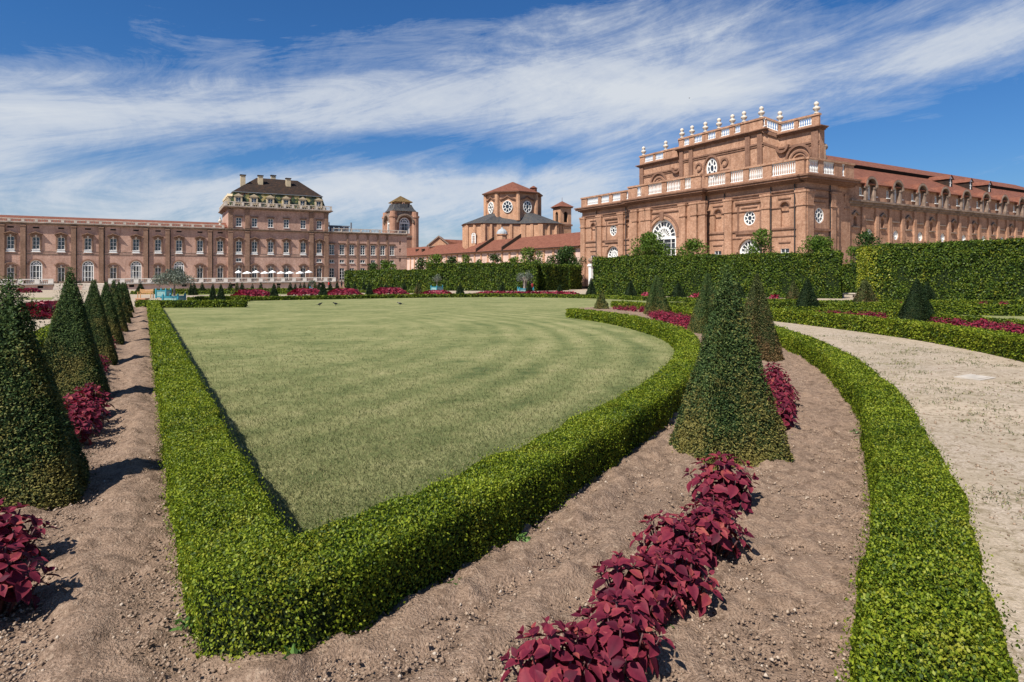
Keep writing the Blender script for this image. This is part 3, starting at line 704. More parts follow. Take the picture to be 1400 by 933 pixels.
conepx(1254, 442, 382, 20.5, 'broad dark green yew pyramid on the right, red flowers either side', leaf='yew_far')
conepx(1268, 419, 386, 10, 'yew pyramid half hidden behind the broad one on the right')
conepx(808.3, 406.5, 381, 6.5, 'dark slender yew pyramid in front of the white gate pier', bulge=1.0)
conepx(862.5, 407.5, 384.5, 7.5, 'yew pyramid before the left part of the middle tall hedge')
conepx(927.5, 408.7, 386, 9, 'broad footed yew pyramid at the tall hedge, left of the largest yew\'s tip')
conepx(1010, 409, 387, 8, 'yew pyramid mostly hidden behind the tip of the browned one')
conepx(291, 415, 389, 5, 'left one of the two slim yews by the big olive tree', bulge=.8)
conepx(302, 415, 389.5, 6.5, 'right one of the two slim yews by the big olive tree')
far = [(374.7, 409.6, 388, 6, 'yew pyramid at the far lawn edge, between the first two red beds'), (441.8, 408, 386, 6.3, 'yew pyramid at the far lawn edge, between the second and third red beds'),
       (505, 406.4, 387, 5.5, 'yew pyramid at the far lawn edge, between the two right hand red beds'), (571.4, 404.7, 387, 5.6, 'olive brown yew pyramid at the far lawn edge, left of the round olive pot'),
       (629, 403.7, 388.5, 5.4, 'yew pyramid at the far lawn edge, midway between the two olive pots'), (686.5, 403.4, 387, 4.8, 'yew pyramid at the far lawn edge, left of the pot with three olive stems'),
       (723.6, 403.6, 386, 5.2, 'yew pyramid standing in front of the pot with three olive stems'), (765, 404.5, 389.5, 5, 'yew pyramid at the far lawn edge, left of the gate pier')]
for a in far: conepx(*a, leaf='yew_brown' if a[0] == 571.4 else 'yew_leaf')
small = [(261, 404, 388, 3.4), (265.5, 403.6, 387.5, 4.2), (324, 402, 387, 4), (430.9, 401, 386, 4), (192, 399, 387, 5), (276.5, 398.6, 387, 3.5), (315, 398, 387, 3.6), (331, 398, 387, 3.2), (345, 397.6, 389, 2.5),
         (356.7, 397.6, 387, 2.6), (380.7, 397.4, 389, 2.4), (396.8, 397.6, 387, 2.9), (403.9, 397.6, 388.6, 2.4), (410.7, 397, 387.4, 2.2), (416, 397, 387, 2.4), (423, 397, 385.5, 2.8), (436, 397, 386.6, 2.6),
         (451.4, 397.2, 386, 3), (461, 397.2, 386, 3), (476, 397.6, 386, 2.8), (485, 397.6, 386, 2.6), (497.7, 397.6, 386, 2.6), (521.7, 398, 389, 3), (527.7, 398.4, 387.6, 3), (537, 398.5, 389, 3), (552.6, 398.6, 385.6, 3.6)]
for a in small:
    conepx(*a, 'tiny clipped yew pyramid in the far parterre below the palace', dmax=110, group='tiny yews of the far parterre', leaf='yew_brown' if a[0] in (324, 430.9) else 'yew_leaf', cov=1.8)

# ================================================================== COLEUS
gA = 'red coleus plants in the foreground'
near = [(.16, 2.36, 0, 1.0, 'nearest red coleus plant cut by the bottom edge, left half of its clump'), (.44, 2.52, 1, 1.0, 'red coleus plant at the bottom edge, right half of the nearest clump'),
        (.60, 2.95, 2, 1.02, 'red coleus plant in the middle clump, lower left'), (.86, 3.06, 3, .95, 'red coleus plant in the middle clump, lower right with long shadow'),
        (.92, 3.46, 4, 1.0, 'red coleus plant in the middle clump, upper left'), (1.19, 3.62, 5, 1.0, 'red coleus plant in the middle clump, upper right'),
        (1.33, 3.98, 6, .8, 'low red coleus plant joining the middle clump to the one under the yew'), (1.55, 4.42, 7, 1.18, 'round red coleus plant at the foot of the largest yew, a black hose beside it')]
for a in near: coleus(*a[:4], a[4], gA)
for j, (x, y) in enumerate([(2.98, 6.75), (3.33, 7.5), (3.68, 8.4), (4.05, 9.3), (3.1, 7.15), (3.5, 7.95), (3.85, 8.85)]):
    coleus(x, y, j, 1.15, 'red coleus plant in the row between the largest yew and the browned one', 'coleus row behind the largest yew')
def along(k_, f, o=0.0):
    s = (k_ + f) * 4.42; return (ROW[0] + BG[0] * s + UG[0] * o, ROW[1] + BG[1] * s + UG[1] * o)
for (f, o, q, s, lb) in ((-.33, .16, 1, 1.15, 'large red coleus plant at the left edge, in front of the nearest yew'), (-.47, .25, 3, 1.15, 'red coleus plant cut by the lower left edge of the photo')):
    x, y = along(0, f, o); coleus(x, y, q, s, lb, gA)
for k_ in range(7):
    for j, f in enumerate((.33, .45, .57, .68) if k_ < 2 else (.4, .6)):
        x, y = along(k_, f, (.24 if k_ == 0 else .08) + .06 * (j % 2))
        coleus(x, y, (j + k_) % 8 if k_ < 3 else 10 + (j + k_) % 3, 1.2 if k_ == 0 else 1.0,
               ('red coleus plant between the nearest and second yew of the left row', 'red coleus plant between the second and third yew of the left row')[k_] if k_ < 2 else 'small far red coleus plant deeper in the left row of yews', ('coleus between the first two yews', 'coleus between the second and third yews', 'far coleus of the left row')[min(k_, 2)])
def row(pts, step, label, group, s=1.0):
    for p in resample(pts, step):
        coleus(p[0] + random.gauss(0, .12), p[1] + random.gauss(0, .12), 10 + random.randrange(4), s * random.uniform(.85, 1.15), label, group)
row([(5.55, 14.2), (6.0, 16), (6.2, 17.9)], .42, 'red coleus plant between the browned and the grey green yew', 'coleus row between the two rear yews')
for q in (-.35, 0, .35): row([(6.3 + q, 20.6), (6.55 + q, 23.5), (6.85 + q, 28)], .42, 'red coleus plant in the thick row left of the grey green yew', 'coleus row behind the curved hedge', 1.1)
for q in (0, .4): row([(6.9 + q, 31.2), (6.4 + q, 33.2), (5.9 + q, 34.6)], .45, 'red coleus plant between the lone yew and the small unkempt bush', 'coleus row by the unkempt bush', 1.0)
for q in (0, .45): row([(14.2 + q, 27.6), (15.3 + q, 25.2)], .42, 'red coleus plant in the front bed left of the broad dark yew', 'coleus row left of the broad yew', 1.2)
for q in (0, .4, .8): row([(15.2 + q, 21.6), (15.1 + q, 18.6), (14.6 + q, 15.6)], .42, 'red coleus plant in the front bed right of the broad dark yew', 'coleus row right of the broad yew', 1.2)
row([(20.6, 35.2), (22.3, 35.4), (24.2, 35.6)], .6, 'red coleus plant in the back bed by the broad dark yew', 'coleus in the back bed on the right', 1.3)
def bed(pts, w, h, label, L=.3):
    o = obj('flower_bed', mound_mesh('flower_bed', pts, w, h, L)); tag(o, label, 'flower bed', 'red flower beds', kind='stuff')
bed([AT(328, 66), AT(345, 67), AT(361, 68)], 3.2, .55, 'long crimson flower bed below the left half of the palace pavilion')
bed([AT(402, 71), AT(418, 72), AT(434.5, 73)], 3.2, .6, 'crimson flower bed left of the slender yew, below the umbrellas')
bed([AT(455, 71), AT(470, 72), AT(485, 73)], 3.2, .6, 'crimson flower bed below the right wing of the palace')
bed([AT(514, 76), AT(532, 77), AT(549, 78)], 3.6, .65, 'crimson flower bed before the tall hedge, left of the round olive pot')
bed([AT(580, 69), AT(597, 70), AT(613, 69)], 1.6, .45, 'low crimson flower bed at the foot of the round olive pot')
bed([AT(356, 58), AT(367, 58)], 1.1, .4, 'very small crimson flower strip left of a far yew', .25)
bed([AT(450, 64.5), AT(476, 65)], .9, .36, 'thin crimson strip along the far lawn hedge', .25)
bed([AT(640, 68), AT(690, 67.5), AT(740, 67), AT(800, 62)], .8, .42, 'thin red flower line behind the far lawn hedge below the gate pier', .25)
bed([AT(945, 53), AT(960, 52.5)], .9, .5, 'small red patch behind the far hedge, left of the largest yew', .25)
bed([AT(1052, 48), AT(1066, 47.5)], .9, .5, 'small red patch left of the reddish brown yew', .25)
bed([AT(878, 55), AT(892, 54.5)], .8, .5, 'small red patch under the middle tall hedge, right of a far yew', .25)
bed([AT(41, 26.5), AT(60, 29), AT(84, 31)], 1.7, .55, 'curved crimson bed seen between the first two yews of the left row', .2)
bed([AT(27, 88), AT(50, 90)], 2.2, .5, 'flat crimson oval below the terrace at the far left', .3)
for px, d in ((1344, 37), (1372, 37)):
    x, y = AT(px, d); coleus(x, y, 10, 1.6, 'single red coleus above the rear hedge on the right', 'coleus above the rear hedge')

# hose, weeds, slab, bench, birds
mb = MB(plain)
P0 = G(1010, 700)
mb.tube([(1.70, 4.55, .02), (1.70, 4.5, .14), (1.675, 4.38, .17), (1.60, 4.22, .1), (1.50, 4.12, .0)], .013, 8)
tag(mb.build('hose', M['hose'], smooth=True, loc=(0, 0, gz(0, 4.3))), 'black irrigation hose arching out of the soil beside the coleus', 'hose')
for (px, py, s, lb) in ((398, 921, 1.0, 'small green weed under the near hedge corner'), (254, 878, .9, 'pale leafed weed left of the hedge corner'), (622, 822, .8, 'little weed on the soil below the curved hedge'), (715, 752, .7, 'tiny weed at the foot of the curved hedge'), (1168, 600, .6, 'tiny weed at the foot of the outer hedge'), (915, 884, .6, 'green shoot beside the middle coleus clump')):
    x, y = G(px, py); nq = int(16 + 10 * s); q = np.clip(RNG.normal(size=(nq, 2)), -1.3, 1.3) * .03 * s
    Pw = np.stack([q[:, 0], q[:, 1], .03 + RNG.random(nq) * .05 * s], 1); Nw = np.concatenate([q * 9, np.full((nq, 1), .8)], 1)
    tag(obj('weed', core_and_leaves('weed', np.zeros((0, 3)), np.zeros((0, 4), int), Pw, Nw, np.full(nq, .05 * s), [M['weed']] * 2, aspect=.5, lift=.4), None, (x, y, gz(x, y) + .02)), lb, 'weed', 'weeds in the soil')
x, y = G(1333, 517); mb = MB(); mb.box(-.28, .28, -.2, .2, -.02, .018, 0); mb.box(-.22, .22, -.14, .14, .018, .026, 0)
tag(mb.build('stone_slab', M['slab'], loc=(x, y, gz(x, y)), rz=.5), 'pale flat stone cover set in the gravel path', 'slab')
x, y = AT(1160, 63); mb = MB()
mb.box(-1.0, 1.0, -.28, .28, .36, .46); mb.box(-.85, -.55, -.2, .2, 0, .36); mb.box(.55, .85, -.2, .2, 0, .36)
tag(mb.build('stone_bench', M['stone'], loc=(x, y, gz(x, y))), 'pale stone bench in the gap between the two tall hedges', 'bench')
def crow(px, py, rz, label):
    x, y = G(px, py); b = MB()
    b.tube([(-.13, 0, .13), (-.07, 0, .135), (0, 0, .15), (.07, 0, .175), (.11, 0, .19)], [.012, .045, .062, .052, .03], 8)
    b.tube([(.1, 0, .19), (.13, 0, .215), (.16, 0, .215), (.18, 0, .21)], [.03, .034, .028, .01], 8); b.tube([(.175, 0, .21), (.225, 0, .2)], [.011, .002], 5)
    b.box(-.27, -.1, -.022, .022, .115, .13); b.tube([(0, .025, .12), (.01, .025, 0)], .006, 4); b.tube([(0, -.025, .12), (.01, -.025, 0)], .006, 4)
    o = b.build('crow', M['hose'], smooth=False, loc=(x, y, gz(x, y) + .015), rz=rz); o.scale = (1.05,) * 3
    tag(o, label, 'bird', 'crows on the lawn')
crow(437, 419.5, .7, 'left one of the close pair of crows on the far lawn'); crow(459, 418.8, 3.6, 'right one of the close pair of crows on the far lawn'); crow(547, 418.6, 3.3, 'crow standing alone on the far lawn')
x, y = AT(942.5, 110); b = MB(); b.tube([(-.16, 0, 0), (-.05, 0, .01), (.05, 0, .01), (.13, 0, 0)], [.005, .05, .055, .01], 6)
b.prism([(-.03, 0), (.08, 0), (.02, .02)], -.02, .02); b.poly([(.05, .03, .02), (-.05, .03, .02), (-.12, .34, .1)]); b.poly([(.05, -.03, .02), (-.05, -.03, .02), (-.12, -.34, .1)])
tag(b.build('swallow', M['hose'], loc=(x, y, ZP(134.4, 110)), rz=.4), 'tiny dark bird flying above the roof urns', 'bird')

# ================================================================== TALL HORNBEAM HEDGES
gT = 'tall clipped hornbeam hedges'
def tall(pts, w, h, label, leaf='horn_leaf', **kw):
    return hedge('hornbeam_hedge', pts, w, h, label, 'hedge', gT, leaf=leaf, base=.1, k=.0027, cov=2.2, asp=.62, relief=.15, rscale=.9, smooth=False, shoots=.12, step=.4, depth=.28, **kw)
def off(p, q, w):        # shift a face line back by half a width
    dx, dy = q[0] - p[0], q[1] - p[1]; l = math.hypot(dx, dy); nx_, ny_ = -dy / l, dx / l
    return [(p[0] + nx_ * w / 2, p[1] + ny_ * w / 2), (q[0] + nx_ * w / 2, q[1] + ny_ * w / 2)]
tall(off(AT(811.5, 71), AT(1149, 58.5), 2.6), 2.6, 4.45, 'middle tall hornbeam hedge below the brick hall, from white pier to stone bench')
tall(off(AT(1128, 77), AT(1190, 74), 2.4), 2.4, 3.75, 'dark set back hornbeam hedge behind the stone bench')
o = tall(off(AT(1173, 55), AT(1570, 40), 3.2), 3.2, 4.85, 'right tall hornbeam hedge with a yellowing left end')
# yellowing end: a sheet of paler leaves on that hedge's own end face
p, q = off(AT(1173, 55), AT(1570, 40), 3.2); n = 2300
tx, ty = q[0] - p[0], q[1] - p[1]; l = math.hypot(tx, ty); tx, ty = tx / l, ty / l; nx_, ny_ = -ty, tx
a = (RNG.random(n) - .5) * 3.3; zz = RNG.random(n) * 4.75; ins = np.where(RNG.random(n) < .2, -.1 + RNG.random(n) * .1, -np.log(RNG.random(n) + .01) * .62)
onface = ins > .05; a = np.where(onface, -1.66 - RNG.random(n) * .12, a)
Pq = np.stack([p[0] + tx * ins + nx_ * a, p[1] + ty * ins + ny_ * a, np.zeros(n)], 1); Pq[:, 2] = gzn(Pq[:, 1]) + zz
Nq = np.where(onface[:, None], np.array([[-nx_, -ny_, .2]]), np.array([[-tx, -ty, .2]]))
me = core_and_leaves('yellow_leaves', np.zeros((0, 3)), np.zeros((0, 4), int), Pq, Nq, np.full(n, .17), [M['horn_yellow']] * 2, aspect=.62)
tag(obj('yellow_leaves', me, o), 'yellowing leaves at the left end of the hedge')
tall(off(AT(471.5, 122), AT(590, 114), 2.4), 2.4, 3.7, 'leftmost tall hornbeam hedge, in front of the palace right wing')
tall(off(AT(583.5, 108), AT(733, 104), 2.4), 2.4, 4.75, 'tall hornbeam hedge behind the two olive pots')
tall(off(AT(745, 106), AT(777, 112), 2.4), 2.4, 4.6, 'short hornbeam hedge block right of the dark gap, by the second olive pot')
tall(off(AT(779, 122), AT(795, 128), 2.4), 2.4, 4.9, 'narrow hornbeam hedge end left of the white gate pier')
# ================================================================== BUILDING HELPERS
def balustrade(mb, a0, a1, o, z0, z1, post=2.0, mp=0, mbal=0, pw=.32, sp=.3, rail=.14, n=5, th=.16, posts=True):
    mb.box(a0, a1, o - th, o + th, z0, z0 + rail, mp); mb.box(a0, a1, o - th - .04, o + th + .04, z1 - rail, z1, mp)
    k = max(1, round((a1 - a0) / post)); w = (a1 - a0) / k; h = z1 - z0 - 2 * rail
    prof = [(.05, 0), (.05, .08), (.035, .12), (.085, .38), (.04, .75), (.055, .9), (.05, 1)]
    for i in range(k + 1):
        c = min(max(a0 + i * w, a0 + pw / 2), a1 - pw / 2)
        if posts: mb.box(c - pw / 2, c + pw / 2, o - th - .02, o + th + .02, z0 + rail, z1 - rail, mp)
        if i < k:
            m = int((w - pw) / sp)
            for j in range(m):
                x = a0 + i * w + pw / 2 + (w - pw) * (j + .5) / m; base = len(mb.V)
                for r, t_ in prof:
                    for q in range(n): mb.v(x + r * math.cos(6.283 * q / n), o + r * math.sin(6.283 * q / n), z0 + rail + t_ * h)
                for r_ in range(len(prof) - 1):
                    for q in range(n):
                        A = base + r_ * n; mb.Fc.append([A + q, A + (q + 1) % n, A + n + (q + 1) % n, A + n + q]); mb.M.append(mbal)
def cornice(mb, a0, a1, o, steps, m=0, back=.05, e=1):
    for z0, z1, p in steps: mb.box(a0 - p * e, a1 + p * e, o - back, o + p, z0, z1, m)
def arcpts(c, z, r, n=17, a0=0, a1=math.pi, rz=None): return [(c + r * math.cos(t_), z + (rz or r) * math.sin(t_)) for t_ in np.linspace(a0, a1, n)]
# window meshes: x across, y inwards, z up, origin at the foot of the opening
WIN = {}
def win_rect(key, w, h, deco, deep=.18, bars=2, two=True, sw=.16):
    f = MB(side); fw = .075
    f.box(-w / 2, -w / 2 + fw, -deep, -deep + .09, 0, h); f.box(w / 2 - fw, w / 2, -deep, -deep + .09, 0, h)
    f.box(-w / 2 + fw, w / 2 - fw, -deep, -deep + .09, 0, fw); f.box(-w / 2 + fw, w / 2 - fw, -deep, -deep + .09, h - fw, h)
    if two: f.box(-.045, .045, -deep, -deep + .085, fw, h - fw)
    for k in range(bars):
        z = h * (k + 1) / (bars + 1) if bars > 1 else h * .7
        f.box(-w / 2 + fw, w / 2 - fw, -deep, -deep + .07, z - .03, z + .03)
    if deco in ('pediment', 'hood'):
        o1 = .2
        f.box(-w / 2 - sw - .14, -w / 2 - .02, .003, o1, 0, h + .42, 1); f.box(w / 2 + .02, w / 2 + sw + .14, .003, o1, 0, h + .42, 1)
        f.box(-w / 2 - .02, w / 2 + .02, .003, .1, h, h + .42, 1)
        f.box(-.14, .14, .1, .17, h + .02, h + .4, 2)
        W_ = w / 2 + .5
        if deco == 'pediment':
            f.box(-W_, -W_ + .5, .003, .36, h + .42, h + .54, 1); f.box(W_ - .5, W_, .003, .36, h + .42, h + .54, 1)
            f.band([(-W_, h + .66), (0, h + 1.12), (W_, h + .66)], [(-W_, h + .5), (0, h + .9), (W_, h + .5)], .0, .6, 1)
            f.prism([(-w / 2 - .15, h + .42), (w / 2 + .15, h + .42), (0, h + .82)], .0, .12, 1)
        else:
            f.band(arcpts(0, h + .22, W_, 13, .55, math.pi - .55, .85), arcpts(0, h + .1, W_ - .03, 13, .55, math.pi - .55, .85), 0, .4, 1)
            f.box(W_ - .42, W_ + .1, .003, .4, h + .5, h + .62, 1); f.box(-W_ - .1, -W_ + .42, .003, .4, h + .5, h + .62, 1)
    elif deco == 'flat':
        f.box(-w / 2 - .28, w / 2 + .28, .003, .26, h + .28, h + .4, 1); f.box(-w / 2 - .16, w / 2 + .16, .003, .1, h, h + .28, 1)
    if deco != 'none':
        f.box(-w / 2 - .1, w / 2 + .1, .003, .2, -.14, 0, 0)
        if deco == 'pediment': f.box(-w / 2 - .05, w / 2 + .05, .003, .12, -.5, -.14, 0); f.box(-w / 2 - .2, w / 2 + .2, .003, .2, -.62, -.5, 0)
    p = MB(side); p.box(-w / 2, w / 2, -deep - .06, -deep - .01, 0, h)
    WIN[key] = (f.mesh('window', [M['white'], M['trim_palace'], M['stone']]), p.mesh('pane', M['glass']))
def win_arch(key, w, h, deep=.18, fan=5, ring=.16, bars=3, side_l=True, trim=.3, tm='brick_dark'):
    f = MB(side); r = w / 2; zs = h - r; o0, o1 = -deep, -deep + .1
    f.band(arcpts(0, zs, r), arcpts(0, zs, r - ring), o0, o1)
    for s in (-1, 1):
        a, b = sorted((s * r, s * (r - ring))); f.box(a, b, o0, o1, 0, zs)
        if side_l: f.box(s * r * .55 - .07, s * r * .55 + .07, o0, o1 - .01, 0, zs)
    f.box(-r + ring, r - ring, o0, o1 + .02, zs - ring * .7, zs + ring * .3)
    f.band(arcpts(0, zs + ring * .3, r * .55), arcpts(0, zs + ring * .3, r * .55 - ring * .7), o0, o1 - .015)
    for k in range(fan):
        t_ = math.pi * (k + 1) / (fan + 1); c, sn = math.cos(t_), math.sin(t_); q = .045 + .01 * r
        f.prism([(r * .12 * c - q * sn, zs + r * .12 * sn + q * c), (r * .12 * c + q * sn, zs + r * .12 * sn - q * c), ((r - .05) * c + q * sn, zs + (r - .05) * sn - q * c), ((r - .05) * c - q * sn, zs + (r - .05) * sn + q * c)], o0, o1 - .03)
    f.box(-.05, .05, o0, o1 - .02, 0, zs)
    for k in range(bars): f.box(-r + ring, r - ring, o0, o1 - .025, zs * (k + 1) / (bars + 1) - .035, zs * (k + 1) / (bars + 1) + .035)
    if trim: f.band(arcpts(0, zs, r + trim), arcpts(0, zs, r + .02), .003, .16, 1)
    p = MB(side); p.prism([(-r, 0), (r, 0)] + arcpts(0, zs, r), -deep - .06, -deep - .01)
    WIN[key] = (f.mesh('window', [M['white'], M[tm]]), p.mesh('pane', M['glass']))
def win_round(key, r, rz=None, deep=.18, ring=.22, blind=False, spokes=8, diamond=False, out=.0):
    f = MB(side); rz = rz or r; o0, o1 = -deep, -deep + .12 + out; q = 2 * math.pi
    f.band(arcpts(0, 0, r, 25, 0, q, rz), arcpts(0, 0, r - ring, 25, 0, q, rz - ring), o0, o1)
    f.band(arcpts(0, 0, r * .42, 25, 0, q, rz * .42), arcpts(0, 0, r * .42 - ring * .6, 25, 0, q, rz * .42 - ring * .6), o0, o1 - .02)
    for k in range(spokes):
        t_ = q * (k + .5) / spokes; c, sn = math.cos(t_), math.sin(t_); w = ring * .42
        f.prism([(r * .36 * c - w * sn, rz * .36 * sn + w * c), (r * .36 * c + w * sn, rz * .36 * sn - w * c), ((r - .06) * c + w * sn, (rz - .06) * sn - w * c), ((r - .06) * c - w * sn, (rz - .06) * sn + w * c)], o0, o1 - .04)
    p = MB(side); p.prism(arcpts(0, 0, r, 25, 0, q, rz)[:-1], -deep - .06, -deep - .01)
    WIN[key] = (f.mesh('window', [M['white']]), p.mesh('pane', M['white'] if blind else M['glass']))
def put_win(key, root, loc, rz=0.0, zb=0.0):
    f, p = WIN[key]
    w = obj('window', f, root, (loc[0], loc[1], loc[2] - zb), rz); obj('pane', p, w); return w

# ================================================================== PALACE
PD = 144.0; PX0 = (380 - CX) / F * PD
palace = empty('palace', (PX0, PD, gz(0, PD)), TH); zbP = gz(0, PD)
tag(palace, 'long two storey brick palace with a taller dark roofed pavilion, behind the lawn', 'palace')
def tp(px, o=0.0):
    r = (px - CX) / F
    return (r * (PD - B[1] * o) - PX0 - -B[0] * o) / (U[0] - U[1] * r)
fp = lambda a, o, z: (a, -o, z - zbP)
win_rect('up', 1.15, 2.45, 'pediment'); win_rect('low', 1.15, 3.3, 'hood', bars=1); win_arch('door', 2.0, 4.75, fan=3, ring=.17, bars=2)
win_rect('att', 1.15, 2.0, 'flat'); win_rect('tall', 1.2, 2.5, 'flat', bars=3); win_rect('sq', 1.15, .8, 'plainsill', bars=0); win_rect('base', 1.2, 3.2, 'plainsill', bars=3)
TL, TPL, TPR, TR = tp(-150), tp(312, .6), tp(449, .6), tp(556)
upw = [14.5, 49.3, 83.7, 120.3, 154.8, 186, 216, 244.7, 273.4, 301]; low_t = ['low', 'door', 'low', 'door', 'low', 'door', 'low', 'door', 'low', 'low']
upl = [(px, k) for px, k in zip(upw, low_t)]
ext = [tp(14.5) - (tp(49.3) - tp(14.5)) * (k + 1) for k in range(5)]
aL = [tp(px) for px in upw] + ext; kL = low_t + ['door', 'low', 'low', 'door', 'low']
FLOOR = -1.0
# left wing
w = MB(fp); ops = []
for a, k in zip(aL, kL):
    ops.append(('rect', a, 1.15, 6.02, 8.47))
    ops.append(('arch', a, 2.0, FLOOR, FLOOR + 4.75) if k == 'door' else ('rect', a, 1.15, FLOOR, FLOOR + 3.3))
    put_win('up', palace, (a, 0, 6.02), 0, zbP); put_win(k, palace, (a, 0, FLOOR), 0, zbP)
w.wall(TL, TPL, zbP - .3, 10.95, ops)
for a in aL: w.box(a - .5, a + .5, .003, .03, 10.2, 10.5, 1)
w.box(TL, TPL, -14, -.4, zbP - .3, 11.0)
# pavilion
aP = [tp(px, .6) for px in (326.5, 347.9, 370, 391.4, 414.4, 436.4)]; ops = []
for i, a in enumerate(aP):
    ops += [('rect', a, 1.15, 6.02, 8.47), ('rect', a, 1.15, 11.95, 13.95), ('rect', a, 1.15, FLOOR, FLOOR + 3.3)]
    put_win('up', palace, (a, -.6, 6.02), 0, zbP); put_win('att', palace, (a, -.6, 11.95), 0, zbP); put_win('low', palace, (a, -.6, FLOOR), 0, zbP)
    if i in (0, 5): ops.append(('rect', a, 1.15, 3.75, 4.55)); put_win('sq', palace, (a, -.6, 3.75), 0, zbP)
w.wall(TPL, TPR, zbP - .3, 15.95, ops, o=.6)
w.box(TPL, TPR, -17, .2, zbP - .3, 15.9); 
w.box(TPL, TPL + .3, .2, .599, zbP - .3, 15.9); w.box(TPR - .3, TPR, .2, .599, zbP - .3, 15.9)
# right wing
aR = [tp(px) for px in (453.5, 467.5, 481, 495.8, 510, 523, 536)]; ops = []
for i, a in enumerate(aR):
    ops += [('rect', a, 1.2, 5.7, 8.2), ('rect', a, 1.15, 3.6, 4.4), ('rect', a, 1.2, -.9, 2.3)]
    put_win('tall', palace, (a, 0, 5.7), 0, zbP); put_win('sq', palace, (a, 0, 3.6), 0, zbP); put_win('base', palace, (a, 0, -.9), 0, zbP)
for z in (4.0, 6.5, 8.5): ops.append(('rect', tp(547), .5, z, z + 1.0))
w.wall(TPR, TR, zbP - .3, 10.95, ops); w.box(TPR, TR, -12, -.4, zbP - .3, 11.0)
w.build('wall', [M['brick_palace'], M['black_hole']], palace)
# pilasters, each its own part
def pil(a, hw, z0, z1, o=0.0, d=.42):
    m = MB(fp); m.box(a - hw, a + hw, o + .003, o + d, z0, z1); m.box(a - hw - .08, a + hw + .08, o + .003, o + d + .08, z1 - .35, z1 - .05); m.box(a - hw - .08, a + hw + .08, o + .003, o + d + .08, z0, z0 + .5)
    m.build('pilaster', M['trim_palace'], palace)
for px in (3, 31.8, 100.8, 138.5, 199.3, 229, 287): pil(tp(px), .42, FLOOR, 10.93)
for px in (315, 338, 425.5, 446): pil(tp(px, .6), .5, FLOOR, 10.93, .6); pil(tp(px, .6), .45, 11.5, 15.9, .6)
for px in (475, 489, 503, 516.7, 529.5): pil(tp(px), .22, -.9, 10.93, 0, .14)
for px, o in [(p, 0) for p in (35.6, 104.5, 142.5, 203, 232.6, 290.4)] + [(p, .6) for p in (341.5, 429)]:  # dark tubes standing in for the shadow line right of each pilaster
    m = MB(fp); a = tp(px, o); m.tube([(a, o + .14, 10.9), (a, o + .14, FLOOR)], .11, 6); m.build('shadow_pipe', M['pipe_shadow'], palace)
c = MB(fp); st = [(10.95, 11.1, .22), (11.1, 11.24, .42), (11.24, 11.36, .62)]
cornice(c, TL, TPL - .7, 0, st, e=0); cornice(c, TPR + .7, TR, 0, st, e=0); cornice(c, TPL, TPR, .6, st)
c.box(TPL - .6, TPL + .01, -17, .58, 10.95, 11.36); 
cornice(c, TPL, TPR, .6, [(15.95, 16.1, .25), (16.1, 16.3, .6), (16.3, 16.5, .95)])
for z0, z1, p in ((15.95, 16.1, .25), (16.1, 16.3, .6), (16.3, 16.5, .95)): c.box(TPL - p, TPL + .01, -17, .59, z0, z1); c.box(TPR - .01, TPR + p, -17, .59, z0, z1)
for o, a0, a1 in ((0, TL, TPL), (.6, TPL, TPR), (0, TPR, TR)):
    c.box(a0, a1, o + .003, o + .07, 4.95, 5.12); c.box(a0, a1, o + .003, o + .05, 5.5, 5.6); c.box(a0, a1, o + .003, o + .12, -1.0, -.55)
c.build('cornice', M['cornice'], palace)
b = MB(fp); balustrade(b, TL, TPL - .8, .3, 11.36, 12.14, 2.1, sp=.34, pw=.5); b.build('balustrade', M['stone'], palace)
b = MB(fp); balustrade(b, TPL - .7, TPR + .7, 1.15, 16.5, 17.6, 1.9, sp=.34, pw=.5); b.build('balustrade', M['stone'], palace)
b = MB(lambda a, o, z: (TPL - .55 - o, a, z - zbP)); balustrade(b, -.9, 16.5, 0, 16.5, 17.6, 1.9, sp=.34, pw=.5); b.build('balustrade', M['stone'], palace)
b = MB(fp); balustrade(b, TPR + .8, TR, .3, 11.36, 12.3, 2.6, sp=.34, pw=.3); b.build('balustrade', M['stone'], palace)
# roofs
r_ = MB(fp); r_.poly([(TL, .0, 11.5), (TPL, .0, 11.5), (TPL, -6.5, 13.15), (TL, -6.5, 13.15)]); r_.poly([(TL, -13, 11.5), (TPL, -13, 11.5), (TPL, -6.5, 13.15), (TL, -6.5, 13.15)])
r_.build('roof', M['tile_red'], palace)
def frustum(mb, x0, x1, o0, o1, z0, X0, X1, O0, O1, z1, m=0):
    A = [(x0, o1, z0), (x1, o1, z0), (x1, o0, z0), (x0, o0, z0)]; Bq = [(X0, O1, z1), (X1, O1, z1), (X1, O0, z1), (X0, O0, z1)]
    for k in range(4): mb.poly([A[k], A[(k + 1) % 4], Bq[(k + 1) % 4], Bq[k]], m)
    mb.poly(Bq, m)
man = MB(fp); frustum(man, TPL + .2, TPR - .2, -16.4, -.1, 16.5, TPL + 1.3, TPR - 1.3, -15.3, -1.2, 20.2); man.build('mansard', M['scale_tiles'], palace)
r_ = MB(fp); frustum(r_, TPL + 1.05, TPR - 1.05, -15.5, -.95, 20.2, tp(351, -7), tp(407, -7), -9.2, -7.2, 24.6)
r_.box(TPL + .95, TPR - .95, -15.6, -.85, 20.06, 20.2, 1); rf = r_.build('roof', [M['tile_dark'], M['lead']], palace)
